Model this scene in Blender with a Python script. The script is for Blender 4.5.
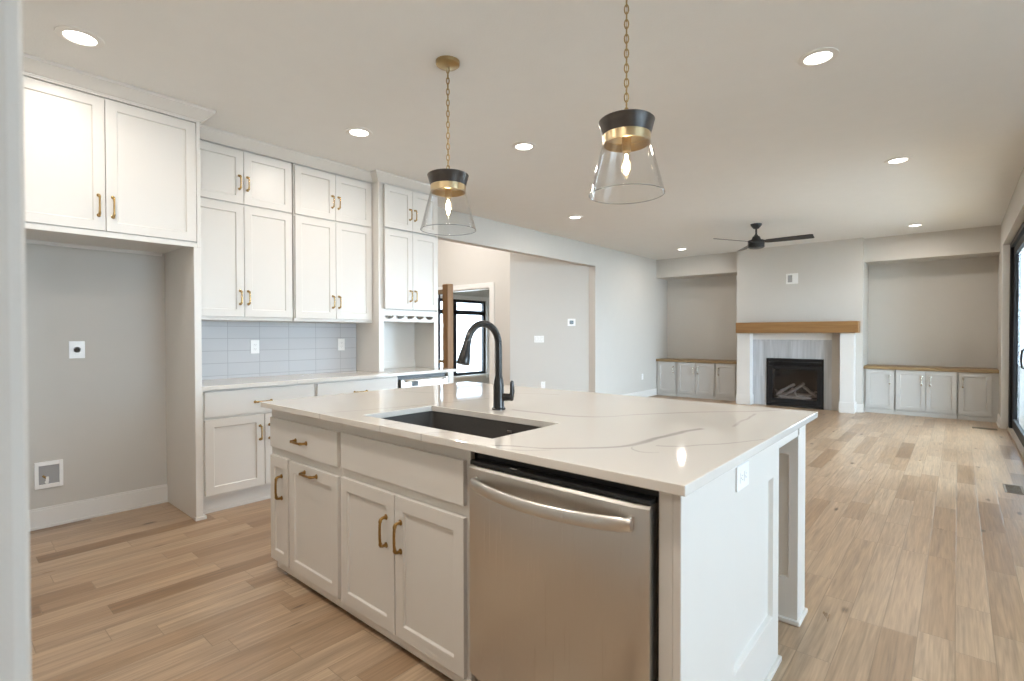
import bpy, bmesh, math, random
from mathutils import Vector, Matrix

random.seed(7)
for o in list(bpy.data.objects):
    bpy.data.objects.remove(o, do_unlink=True)
S = bpy.context.scene
COL = S.collection
PI = math.pi

# ------------------------------------------------------------------ camera
F_PX, YAW, PITCH, ROLL, CAM_H = 513.217, 41.002, -0.735, 0.094, 1.279
cam = bpy.data.cameras.new('camera')
cam.sensor_fit = 'HORIZONTAL'
cam.sensor_width = 36.0
cam.lens = F_PX / 1024 * 36.0
cam.clip_start, cam.clip_end = 0.02, 200
cam.dof.use_dof = True
cam.dof.focus_distance = 3.6
cam.dof.aperture_fstop = 4.0
cam_o = bpy.data.objects.new('camera', cam)
COL.objects.link(cam_o)
_a, _t, _q = map(math.radians, (YAW, PITCH, ROLL))
_R = Vector((math.cos(_a), math.sin(_a), 0))
_D = Vector((-math.sin(_a), math.cos(_a), 0))
_Z = Vector((0, 0, 1))
_F = math.cos(_t) * _D + math.sin(_t) * _Z
_U = -math.sin(_t) * _D + math.cos(_t) * _Z
_r = math.cos(_q) * _R - math.sin(_q) * _U
_u = math.sin(_q) * _R + math.cos(_q) * _U
cam_o.matrix_world = Matrix(((_r.x, _u.x, -_F.x, 0), (_r.y, _u.y, -_F.y, 0), (_r.z, _u.z, -_F.z, CAM_H), (0, 0, 0, 1)))
S.camera = cam_o

# ------------------------------------------------------------------ exposure, world, daylight
S.view_settings.view_transform = 'Standard'
S.view_settings.look = 'None'
S.view_settings.gamma = 1.0
S.view_settings.use_curve_mapping = False
S.view_settings.exposure = 0.13
S.cycles.max_bounces = 12
S.cycles.diffuse_bounces = 7
S.cycles.glossy_bounces = 5
S.cycles.transparent_max_bounces = 24
S.cycles.caustics_reflective = False
S.cycles.caustics_refractive = False
S.cycles.sample_clamp_indirect = 6.0

SKY_STRENGTH = 21.0
CAN_W = 10.0
W = bpy.data.worlds.new('world')
S.world = W
W.use_nodes = True
bg = W.node_tree.nodes['Background']
bg.inputs['Color'].default_value = (0.66, 0.83, 1.0, 1)
bg.inputs['Strength'].default_value = SKY_STRENGTH


def portal(name, loc, sx, sy, direction):
    """marks a window opening so that the sky beyond it is sampled through it"""
    l = bpy.data.lights.new(name, 'AREA')
    l.shape = 'RECTANGLE'
    l.size, l.size_y = sx, sy
    l.cycles.is_portal = True
    o = bpy.data.objects.new(name, l)
    COL.objects.link(o)
    o.location = loc
    o.rotation_euler = Vector(direction).to_track_quat('-Z', 'Y').to_euler()


CEIL = 2.815
XB, XL, XR = -4.569, -4.758, 0.445       # kitchen wall, living left wall, living right wall
YW = 10.60                               # fireplace wall

portal('slider_portal', (0.66, 7.5, 1.25), 2.45, 3.8, (-1, 0, 0))
portal('added_window_portal', (3.36, 2.075, 1.66), 1.52, 2.65, (-1, 0, 0))  # for the added bay window, out of view
portal('foyer_portal', (-8.62, 7.9, 1.2), 1.8, 2.0, (1, 0, 0))

# ------------------------------------------------------------------ materials
MATS = {}


def new_mat(name):
    m = bpy.data.materials.new(name)
    m.use_nodes = True
    nt = m.node_tree
    return m, nt, nt.nodes['Principled BSDF']


def N(nt, typ, **kw):
    n = nt.nodes.new(typ)
    for k, v in kw.items():
        setattr(n, k, v)
    return n


def plain(name, col, rough=0.5, metal=0.0, noise=0.03, scale=8.0, bump=0.0, bscale=120.0, coat=0.0, spec=0.5):
    m, nt, p = new_mat(name)
    tc = N(nt, 'ShaderNodeTexCoord')
    nz = N(nt, 'ShaderNodeTexNoise')
    nz.inputs['Scale'].default_value = scale
    nz.inputs['Detail'].default_value = 4
    nt.links.new(tc.outputs['Object'], nz.inputs['Vector'])
    mx = N(nt, 'ShaderNodeMix', data_type='RGBA')
    a = [max(0, c * (1 - noise)) for c in col]
    b = [min(1, c * (1 + noise)) for c in col]
    mx.inputs['A'].default_value = (*a, 1)
    mx.inputs['B'].default_value = (*b, 1)
    nt.links.new(nz.outputs['Fac'], mx.inputs['Factor'])
    nt.links.new(mx.outputs['Result'], p.inputs['Base Color'])
    p.inputs['Roughness'].default_value = rough
    p.inputs['Metallic'].default_value = metal
    p.inputs['Specular IOR Level'].default_value = spec
    if coat:
        p.inputs['Coat Weight'].default_value = coat
        p.inputs['Coat Roughness'].default_value = 0.1
    if bump:
        n2 = N(nt, 'ShaderNodeTexNoise')
        n2.inputs['Scale'].default_value = bscale
        nt.links.new(tc.outputs['Object'], n2.inputs['Vector'])
        bp = N(nt, 'ShaderNodeBump')
        bp.inputs['Strength'].default_value = bump
        bp.inputs['Distance'].default_value = 0.002
        nt.links.new(n2.outputs['Fac'], bp.inputs['Height'])
        nt.links.new(bp.outputs['Normal'], p.inputs['Normal'])
    MATS[name] = m
    return m


def emit(name, col, strength):
    m, nt, p = new_mat(name)
    p.inputs['Base Color'].default_value = (*col, 1)
    p.inputs['Emission Color'].default_value = (*col, 1)
    p.inputs['Emission Strength'].default_value = strength
    MATS[name] = m
    return m


def clear_glass(name, tint=(1, 1, 1), rough=0.0, ior=1.45, gain=1.0, face=1.0):
    m, nt, p = new_mat(name)
    nt.nodes.remove(p)
    out = nt.nodes['Material Output']
    lw = N(nt, 'ShaderNodeLayerWeight')
    lw.inputs['Blend'].default_value = 0.5
    pw = N(nt, 'ShaderNodeMath', operation='POWER')
    pw.inputs[1].default_value = 4.0
    nt.links.new(lw.outputs['Facing'], pw.inputs[0])
    f0 = ((ior - 1) / (ior + 1)) ** 2
    mu = N(nt, 'ShaderNodeMath', operation='MULTIPLY_ADD')
    mu.use_clamp = True
    mu.inputs[1].default_value = (1 - f0) * gain
    mu.inputs[2].default_value = f0 * gain * face
    nt.links.new(pw.outputs[0], mu.inputs[0])
    tr = N(nt, 'ShaderNodeBsdfTransparent')
    tr.inputs['Color'].default_value = (*tint, 1)
    gl = N(nt, 'ShaderNodeBsdfGlossy')
    gl.inputs['Roughness'].default_value = rough
    mx = N(nt, 'ShaderNodeMixShader')
    nt.links.new(mu.outputs[0], mx.inputs[0])
    nt.links.new(tr.outputs[0], mx.inputs[1])
    nt.links.new(gl.outputs[0], mx.inputs[2])
    nt.links.new(mx.outputs[0], out.inputs['Surface'])
    MATS[name] = m
    return m


plain('wall_paint', (0.565, 0.542, 0.505), 0.75, noise=0.015, bump=0.12, bscale=220, spec=0.25)
plain('ceiling_paint', (0.765, 0.768, 0.757), 0.8, noise=0.02, bump=0.35, bscale=90, spec=0.2)
plain('trim_paint', (0.72, 0.705, 0.68), 0.35, noise=0.01)
plain('cabinet_paint', (0.70, 0.675, 0.637), 0.32, noise=0.012)
plain('builtin_paint', (0.55, 0.545, 0.53), 0.4, noise=0.012)
plain('brass', (0.50, 0.33, 0.13), 0.26, 1.0, noise=0.08, scale=30)
plain('dark_brass', (0.36, 0.215, 0.075), 0.3, 1.0, noise=0.12, scale=40)
plain('soft_brass', (0.55, 0.43, 0.26), 0.28, 1.0, noise=0.06, scale=30)
plain('aged_brass', (0.40, 0.29, 0.14), 0.35, 1.0, noise=0.1, scale=30)
plain('plate_metal', (0.40, 0.36, 0.31), 0.3, 1.0)
plain('nickel', (0.62, 0.58, 0.52), 0.25, 1.0, noise=0.05)
plain('faucet_black', (0.045, 0.044, 0.043), 0.27, 0.6, noise=0.05)
plain('sink_black', (0.055, 0.05, 0.046), 0.55, 0.0, noise=0.25, scale=180)
plain('black_plastic', (0.012, 0.012, 0.012), 0.3, noise=0.1)
plain('black_metal', (0.010, 0.010, 0.011), 0.5, 0.0, noise=0.1, spec=0.3)
plain('fan_black', (0.028, 0.03, 0.032), 0.4, 0.2, noise=0.1)
plain('white_plastic', (0.86, 0.86, 0.85), 0.3, noise=0.005)
plain('socket_grey', (0.35, 0.35, 0.35), 0.5)
plain('screen_grey', (0.06, 0.065, 0.07), 0.2)
plain('bronze_vent', (0.16, 0.11, 0.06), 0.4, 0.7, noise=0.1)
plain('firebox_dark', (0.02, 0.019, 0.018), 0.7)
plain('log_ash', (0.50, 0.46, 0.42), 0.9, noise=0.35, scale=25, bump=0.8, bscale=40)
plain('threshold', (0.42, 0.34, 0.26), 0.5, noise=0.1)
plain('concrete', (0.55, 0.54, 0.52), 0.9, noise=0.06, scale=2)
plain('siding', (0.80, 0.82, 0.84), 0.7, noise=0.02)
plain('roofing', (0.22, 0.22, 0.23), 0.9, noise=0.15, scale=4)
plain('silver', (0.75, 0.75, 0.74), 0.25, 1.0)
emit('lamp_lens', (1.0, 0.95, 0.87), 8.0)
emit('bulb_glow', (1.0, 0.86, 0.66), 30.0)
clear_glass('window_glass', (0.97, 0.985, 0.98))
clear_glass('shade_glass', (0.992, 0.994, 0.994), 0.02, 1.55, 1.2, 0.6)
clear_glass('rim_glass', (0.72, 0.75, 0.75), 0.05, 1.6, 1.5)
clear_glass('bulb_glass', (1, 0.97, 0.9), 0.0, 1.3)
clear_glass('smoked_glass', (0.80, 0.79, 0.80), 0.03, 1.5)


def steel_mat():
    m, nt, p = new_mat('stainless')
    tc = N(nt, 'ShaderNodeTexCoord')
    mp = N(nt, 'ShaderNodeMapping')
    mp.inputs['Scale'].default_value = (900, 900, 2.0)
    nz = N(nt, 'ShaderNodeTexNoise')
    nz.inputs['Scale'].default_value = 1.0
    nt.links.new(tc.outputs['Object'], mp.inputs[0])
    nt.links.new(mp.outputs[0], nz.inputs['Vector'])
    mr = N(nt, 'ShaderNodeMapRange')
    mr.inputs['To Min'].default_value = 0.24
    mr.inputs['To Max'].default_value = 0.36
    nt.links.new(nz.outputs['Fac'], mr.inputs[0])
    nt.links.new(mr.outputs[0], p.inputs['Roughness'])
    p.inputs['Metallic'].default_value = 1.0
    p.inputs['Base Color'].default_value = (0.66, 0.63, 0.59, 1)
    bp = N(nt, 'ShaderNodeBump')
    bp.inputs['Strength'].default_value = 0.03
    nt.links.new(nz.outputs['Fac'], bp.inputs['Height'])
    nt.links.new(bp.outputs[0], p.inputs['Normal'])
    MATS['stainless'] = m


steel_mat()


def wood_grain(name, c1, c2, axis=0, scale=1.0, rough=0.45):
    """long-grained wood; axis = direction of the grain"""
    m, nt, p = new_mat(name)
    tc = N(nt, 'ShaderNodeTexCoord')
    mp = N(nt, 'ShaderNodeMapping')
    sc = [26 * scale] * 3
    sc[axis] = 1.6 * scale
    mp.inputs['Scale'].default_value = sc
    nt.links.new(tc.outputs['Object'], mp.inputs[0])
    nz = N(nt, 'ShaderNodeTexNoise')
    nz.inputs['Scale'].default_value = 1
    nz.inputs['Detail'].default_value = 6
    nz.inputs['Distortion'].default_value = 0.6
    nt.links.new(mp.outputs[0], nz.inputs['Vector'])
    cr = N(nt, 'ShaderNodeValToRGB')
    cr.color_ramp.elements[0].position = 0.32
    cr.color_ramp.elements[0].color = (*c1, 1)
    cr.color_ramp.elements[1].position = 0.68
    cr.color_ramp.elements[1].color = (*c2, 1)
    nt.links.new(nz.outputs['Fac'], cr.inputs[0])
    nt.links.new(cr.outputs[0], p.inputs['Base Color'])
    p.inputs['Roughness'].default_value = rough
    MATS[name] = m


wood_grain('mantel_wood', (0.235, 0.115, 0.036), (0.32, 0.17, 0.062), 0)
wood_grain('newel_wood', (0.22, 0.105, 0.032), (0.32, 0.165, 0.055), 2)
wood_grain('top_wood', (0.24, 0.155, 0.075), (0.31, 0.21, 0.105), 0)
wood_grain('cap_dark', (0.020, 0.014, 0.010), (0.042, 0.030, 0.021), 0, 1.0, 0.42)


def floor_mat():
    m, nt, p = new_mat('oak_planks')
    L = nt.links.new
    tc = N(nt, 'ShaderNodeTexCoord')
    sp = N(nt, 'ShaderNodeSeparateXYZ')
    L(tc.outputs['Object'], sp.inputs[0])

    def M(op, a, b=None, c=None):
        n = N(nt, 'ShaderNodeMath', operation=op)
        for i, v in enumerate((a, b, c)):
            if v is None:
                continue
            if isinstance(v, (int, float)):
                n.inputs[i].default_value = v
            else:
                L(v, n.inputs[i])
        return n.outputs[0]
    PW, PL = 0.121, 1.55
    xs = M('DIVIDE', sp.outputs['X'], PW)
    row = M('FLOOR', xs)
    fx = M('FRACT', xs)
    w1 = N(nt, 'ShaderNodeTexWhiteNoise', noise_dimensions='1D')
    L(row, w1.inputs['W'])
    ys = M('ADD', M('DIVIDE', sp.outputs['Y'], PL), M('MULTIPLY', w1.outputs['Value'], 7.3))
    idx = M('FLOOR', ys)
    fy = M('FRACT', ys)
    # every board is cut once more at a random place
    cut = N(nt, 'ShaderNodeTexWhiteNoise', noise_dimensions='2D')
    cv = N(nt, 'ShaderNodeCombineXYZ')
    L(row, cv.inputs[0]); L(idx, cv.inputs[1])
    L(cv.outputs[0], cut.inputs['Vector'])
    cutp = M('MULTIPLY_ADD', cut.outputs['Value'], 0.5, 0.3)
    half = M('GREATER_THAN', fy, cutp)
    idv = N(nt, 'ShaderNodeCombineXYZ')
    L(row, idv.inputs[0]); L(idx, idv.inputs[1]); L(half, idv.inputs[2])
    w3 = N(nt, 'ShaderNodeTexWhiteNoise', noise_dimensions='3D')
    L(idv.outputs[0], w3.inputs['Vector'])
    # colour per board
    cr = N(nt, 'ShaderNodeValToRGB')
    e = cr.color_ramp.elements
    e[0].position = 0.0; e[0].color = (0.235, 0.140, 0.075, 1)
    e[1].position = 1.0; e[1].color = (0.465, 0.338, 0.225, 1)
    for pos, col in ((0.11, (0.345, 0.226, 0.136, 1)), (0.35, (0.396, 0.270, 0.170, 1)), (0.75, (0.426, 0.300, 0.196, 1))):
        k = e.new(pos); k.color = col
    L(w3.outputs['Value'], cr.inputs[0])
    # grain, shifted per board
    off = N(nt, 'ShaderNodeVectorMath', operation='SCALE')
    L(w3.outputs['Color'], off.inputs[0]); off.inputs['Scale'].default_value = 40
    ad = N(nt, 'ShaderNodeVectorMath', operation='ADD')
    L(tc.outputs['Object'], ad.inputs[0]); L(off.outputs[0], ad.inputs[1])

    def grain(sx, sy, det, dist):
        mp = N(nt, 'ShaderNodeMapping')
        mp.inputs['Scale'].default_value = (sx, sy, sx)
        L(ad.outputs[0], mp.inputs[0])
        g = N(nt, 'ShaderNodeTexNoise')
        g.inputs['Scale'].default_value = 1
        g.inputs['Detail'].default_value = det
        g.inputs['Distortion'].default_value = dist
        L(mp.outputs[0], g.inputs['Vector'])
        return g.outputs['Fac']
    g1 = grain(46, 2.2, 8, 1.2)
    g2 = grain(9, 0.9, 4, 2.2)
    g3 = grain(150, 4.5, 4, 0.3)
    gr = M('ADD', M('ADD', M('MULTIPLY', g1, 0.45), M('MULTIPLY', g2, 0.27)), M('MULTIPLY', g3, 0.28))
    mr = N(nt, 'ShaderNodeMapRange')
    mr.inputs['From Min'].default_value = 0.3
    mr.inputs['From Max'].default_value = 0.7
    mr.inputs['To Min'].default_value = 0.56
    mr.inputs['To Max'].default_value = 1.34
    L(gr, mr.inputs[0])
    mul = N(nt, 'ShaderNodeVectorMath', operation='SCALE')
    L(cr.outputs[0], mul.inputs[0]); L(mr.outputs[0], mul.inputs['Scale'])
    # knots
    mpk = N(nt, 'ShaderNodeMapping')
    mpk.inputs['Scale'].default_value = (7.0, 2.6, 1)
    L(ad.outputs[0], mpk.inputs[0])
    vo = N(nt, 'ShaderNodeTexVoronoi')
    vo.inputs['Scale'].default_value = 1.0
    vo.inputs['Randomness'].default_value = 1.0
    L(mpk.outputs[0], vo.inputs['Vector'])
    ks = N(nt, 'ShaderNodeSeparateColor')
    L(vo.outputs['Color'], ks.inputs[0])
    has = M('GREATER_THAN', ks.outputs[0], 0.5)
    kr = N(nt, 'ShaderNodeMapRange', interpolation_type='SMOOTHSTEP')
    kr.inputs['From Min'].default_value = 0.05
    kr.inputs['From Max'].default_value = 0.15
    kr.inputs['To Min'].default_value = 1.0
    kr.inputs['To Max'].default_value = 0.0
    L(M('ADD', vo.outputs['Distance'], M('MULTIPLY', M('SUBTRACT', g1, 0.5), 0.18)), kr.inputs[0])
    kmask = M('MULTIPLY', M('MULTIPLY', kr.outputs[0], has), 0.95)
    mk = N(nt, 'ShaderNodeMix', data_type='RGBA')
    L(kmask, mk.inputs['Factor']); L(mul.outputs[0], mk.inputs['A'])
    mk.inputs['B'].default_value = (0.09, 0.05, 0.024, 1)
    # seams
    ex = M('MULTIPLY', M('MINIMUM', fx, M('SUBTRACT', 1.0, fx)), PW)
    ey = M('MULTIPLY', M('MINIMUM', fy, M('SUBTRACT', 1.0, fy)), PL)
    ec = M('MULTIPLY', M('ABSOLUTE', M('SUBTRACT', fy, cutp)), PL)
    edge = M('MINIMUM', ex, M('MINIMUM', ey, ec))
    sm = N(nt, 'ShaderNodeMapRange', interpolation_type='SMOOTHSTEP')
    sm.inputs['From Min'].default_value = 0.0006
    sm.inputs['From Max'].default_value = 0.0020
    L(edge, sm.inputs[0])
    ms = N(nt, 'ShaderNodeMix', data_type='RGBA')
    L(sm.outputs[0], ms.inputs['Factor'])
    ms.inputs['A'].default_value = (0.24, 0.165, 0.10, 1)
    L(mk.outputs['Result'], ms.inputs['B'])
    L(ms.outputs['Result'], p.inputs['Base Color'])
    rr = N(nt, 'ShaderNodeMapRange')
    rr.inputs['To Min'].default_value = 0.24
    rr.inputs['To Max'].default_value = 0.38
    p.inputs['Specular IOR Level'].default_value = 0.62
    L(g2, rr.inputs[0])
    L(rr.outputs[0], p.inputs['Roughness'])
    bp = N(nt, 'ShaderNodeBump')
    bp.inputs['Strength'].default_value = 0.35
    bp.inputs['Distance'].default_value = 0.002
    L(M('ADD', sm.outputs[0], M('MULTIPLY', g1, 0.25)), bp.inputs['Height'])
    L(bp.outputs[0], p.inputs['Normal'])
    MATS['oak_planks'] = m


floor_mat()


def quartz_mat(name, veins, faint=0.35):
    """warm white quartz; each vein is a list of (x, y) points it runs through, with a width and a strength"""
    m, nt, p = new_mat(name)
    L = nt.links.new
    tc = N(nt, 'ShaderNodeTexCoord')
    nz = N(nt, 'ShaderNodeTexNoise')
    nz.inputs['Scale'].default_value = 5.0
    nz.inputs['Detail'].default_value = 5
    L(tc.outputs['Object'], nz.inputs['Vector'])
    sp = N(nt, 'ShaderNodeSeparateXYZ')
    L(tc.outputs['Object'], sp.inputs[0])

    def M(op, a, b=None):
        n = N(nt, 'ShaderNodeMath', operation=op)
        for i, v in enumerate((a, b)):
            if v is None:
                continue
            if isinstance(v, (int, float)):
                n.inputs[i].default_value = v
            else:
                L(v, n.inputs[i])
        return n.outputs[0]
    n1 = M('MULTIPLY', M('SUBTRACT', nz.outputs['Fac'], 0.5), 0.05)
    nb = N(nt, 'ShaderNodeTexNoise')
    nb.inputs['Scale'].default_value = 3.1
    nb.inputs['Detail'].default_value = 3
    L(tc.outputs['Object'], nb.inputs['Vector'])
    total = None
    x0, x1, y0, y1 = -3.0, -0.3, 1.0, 3.0
    for pts, width, strength, along in veins:
        fc = N(nt, 'ShaderNodeFloatCurve')
        c = fc.mapping.curves[0]
        lo_in, span_in, lo_out, span_out = (x0, x1 - x0, y0, y1 - y0) if along == 'x' else (y0, y1 - y0, x0, x1 - x0)
        q = sorted((((px if along == 'x' else py) - lo_in) / span_in, ((py if along == 'x' else px) - lo_out) / span_out) for px, py in pts)
        c.points[0].location = q[0]
        c.points[1].location = q[-1]
        for a in q[1:-1]:
            c.points.new(*a)
        fc.mapping.update()
        run, across = (sp.outputs['X'], sp.outputs['Y']) if along == 'x' else (sp.outputs['Y'], sp.outputs['X'])
        L(M('DIVIDE', M('SUBTRACT', run, lo_in), span_in), fc.inputs['Value'])
        yc = M('ADD', M('MULTIPLY', fc.outputs[0], span_out), lo_out)
        d = M('ABSOLUTE', M('SUBTRACT', M('ADD', across, n1), yc))
        lo, hi = q[0][0] * span_in + lo_in, q[-1][0] * span_in + lo_in
        ins = M('MULTIPLY', M('GREATER_THAN', run, lo), M('LESS_THAN', run, hi))
        r = N(nt, 'ShaderNodeMapRange', interpolation_type='SMOOTHSTEP')
        r.inputs['From Min'].default_value = width * 0.25
        r.inputs['From Max'].default_value = width
        r.inputs['To Min'].default_value = strength
        r.inputs['To Max'].default_value = 0
        L(d, r.inputs[0])
        one = M('MULTIPLY', M('MULTIPLY', r.outputs[0], ins), M('ADD', M('MULTIPLY', nb.outputs['Fac'], 1.3), 0.1))
        total = one if total is None else M('MAXIMUM', total, one)
    # faint hair veins everywhere
    mp = N(nt, 'ShaderNodeMapping')
    mp.inputs['Rotation'].default_value = (0.3, 0.2, 0.5)
    mp.inputs['Scale'].default_value = (1.0, 2.2, 1.0)
    L(tc.outputs['Object'], mp.inputs[0])
    n2 = N(nt, 'ShaderNodeTexNoise')
    n2.inputs['Scale'].default_value = 1.1
    n2.inputs['Detail'].default_value = 5
    n2.inputs['Distortion'].default_value = 0.5
    L(mp.outputs[0], n2.inputs['Vector'])
    r = N(nt, 'ShaderNodeMapRange', interpolation_type='SMOOTHSTEP')
    r.inputs['From Min'].default_value = 0.0
    r.inputs['From Max'].default_value = 0.006
    r.inputs['To Min'].default_value = faint
    r.inputs['To Max'].default_value = 0
    L(M('ABSOLUTE', M('SUBTRACT', n2.outputs['Fac'], 0.44)), r.inputs[0])
    hair = M('MULTIPLY', r.outputs[0], M('GREATER_THAN', nb.outputs['Fac'], 0.5))
    total = hair if total is None else M('MAXIMUM', total, hair)
    mx = N(nt, 'ShaderNodeMix', data_type='RGBA')
    L(total, mx.inputs['Factor'])
    mx.inputs['A'].default_value = (0.70, 0.668, 0.622, 1)
    mx.inputs['B'].default_value = (0.28, 0.26, 0.25, 1)
    L(mx.outputs['Result'], p.inputs['Base Color'])
    p.inputs['Roughness'].default_value = 0.055
    p.inputs['Specular IOR Level'].default_value = 0.5
    MATS[name] = m


quartz_mat('island_quartz', [
    ([(-1.15, 1.22), (-1.08, 1.262), (-0.985, 1.295), (-0.918, 1.36), (-0.853, 1.436), (-0.805, 1.51), (-0.784, 1.706), (-0.774, 1.836), (-0.745, 1.96)], 0.019, 0.9, 'y'),
    ([(-1.62, 1.86), (-1.502, 1.865), (-1.212, 1.912), (-1.085, 2.12), (-0.901, 2.36), (-0.699, 2.575), (-0.62, 2.70)], 0.022, 0.55, 'x'),
    ([(-0.74, 1.57), (-0.696, 1.59), (-0.633, 1.663), (-0.57, 1.758), (-0.50, 1.90)], 0.012, 0.6, 'x'),
    ([(-0.79, 1.50), (-0.76, 1.455), (-0.718, 1.45), (-0.685, 1.53)], 0.008, 0.6, 'x'),
    ([(-0.665, 2.08), (-0.675, 2.14), (-0.68, 2.33), (-0.69, 2.48)], 0.009, 0.5, 'y'),
    ([(-1.10, 1.195), (-1.02, 1.235), (-0.96, 1.30)], 0.007, 0.5, 'x'),
    ([(-2.22, 1.15), (-2.2, 1.22), (-2.10, 1.6), (-2.0, 2.1)], 0.009, 0.45, 'y'),
    ([(-1.72, 1.15), (-1.73, 1.22), (-1.70, 1.32)], 0.006, 0.6, 'y'),
    ([(-1.50, 1.15), (-1.47, 1.22), (-1.40, 1.32)], 0.006, 0.5, 'y'),
    ([(-2.7, 2.0), (-2.4, 2.1), (-2.1, 2.35), (-1.8, 2.5)], 0.012, 0.4, 'x'),
], 0.0)
quartz_mat('perimeter_quartz', [], 0.25)


def tile_mat(name, c_tile, c_grout, w, h, plane, stagger=False, grout=0.003, rough=0.15, var=0.04, streak=0.0, off=(0, 0)):
    """rectangular wall tile; plane = (axis across, axis up)"""
    m, nt, p = new_mat(name)
    L = nt.links.new
    tc = N(nt, 'ShaderNodeTexCoord')
    sp = N(nt, 'ShaderNodeSeparateXYZ')
    L(tc.outputs['Object'], sp.inputs[0])
    cb = N(nt, 'ShaderNodeCombineXYZ')
    for i, ax in enumerate(plane):
        a = N(nt, 'ShaderNodeMath', operation='ADD')
        a.inputs[1].default_value = off[i]
        L(sp.outputs[ax], a.inputs[0])
        L(a.outputs[0], cb.inputs[i])
    br = N(nt, 'ShaderNodeTexBrick')
    br.offset = 0.5 if stagger else 0.0
    br.inputs['Scale'].default_value = 1.0
    br.inputs['Mortar Size'].default_value = grout
    br.inputs['Mortar Smooth'].default_value = 0.3
    br.inputs['Brick Width'].default_value = w
    br.inputs['Row Height'].default_value = h
    br.inputs['Color1'].default_value = (*[c * (1 - var) for c in c_tile], 1)
    br.inputs['Color2'].default_value = (*[c * (1 + var) for c in c_tile], 1)
    br.inputs['Mortar'].default_value = (*c_grout, 1)
    L(cb.outputs[0], br.inputs['Vector'])
    colour = br.outputs['Color']
    if streak:
        mp = N(nt, 'ShaderNodeMapping')
        mp.inputs['Scale'].default_value = (30, 30, 1.5)
        L(tc.outputs['Object'], mp.inputs[0])
        nz = N(nt, 'ShaderNodeTexNoise')
        nz.inputs['Scale'].default_value = 1
        nz.inputs['Detail'].default_value = 4
        L(mp.outputs[0], nz.inputs['Vector'])
        mr = N(nt, 'ShaderNodeMapRange')
        mr.inputs['From Min'].default_value = 0.3
        mr.inputs['From Max'].default_value = 0.7
        mr.inputs['To Min'].default_value = 1 - streak
        mr.inputs['To Max'].default_value = 1 + streak
        L(nz.outputs['Fac'], mr.inputs[0])
        sc = N(nt, 'ShaderNodeVectorMath', operation='SCALE')
        L(colour, sc.inputs[0]); L(mr.outputs[0], sc.inputs['Scale'])
        colour = sc.outputs[0]
    L(colour, p.inputs['Base Color'])
    p.inputs['Roughness'].default_value = rough
    bp = N(nt, 'ShaderNodeBump')
    bp.inputs['Strength'].default_value = 0.4
    bp.inputs['Distance'].default_value = 0.002
    bp.invert = True
    L(br.outputs['Fac'], bp.inputs['Height'])
    L(bp.outputs[0], p.inputs['Normal'])
    MATS[name] = m


tile_mat('splash_tile', (0.53, 0.54, 0.56), (0.40, 0.41, 0.43), 0.257, 0.1015, ('Y', 'Z'), off=(-1.660 + 2.57, -0.94 + 1.015), rough=0.12, var=0.02)
tile_mat('hearth_tile', (0.47, 0.48, 0.50), (0.50, 0.51, 0.52), 0.075, 0.62, ('X', 'Z'), True, 0.002, 0.3, 0.10, 0.14, off=(8, 0.1))

# ------------------------------------------------------------------ mesh helpers


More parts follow.
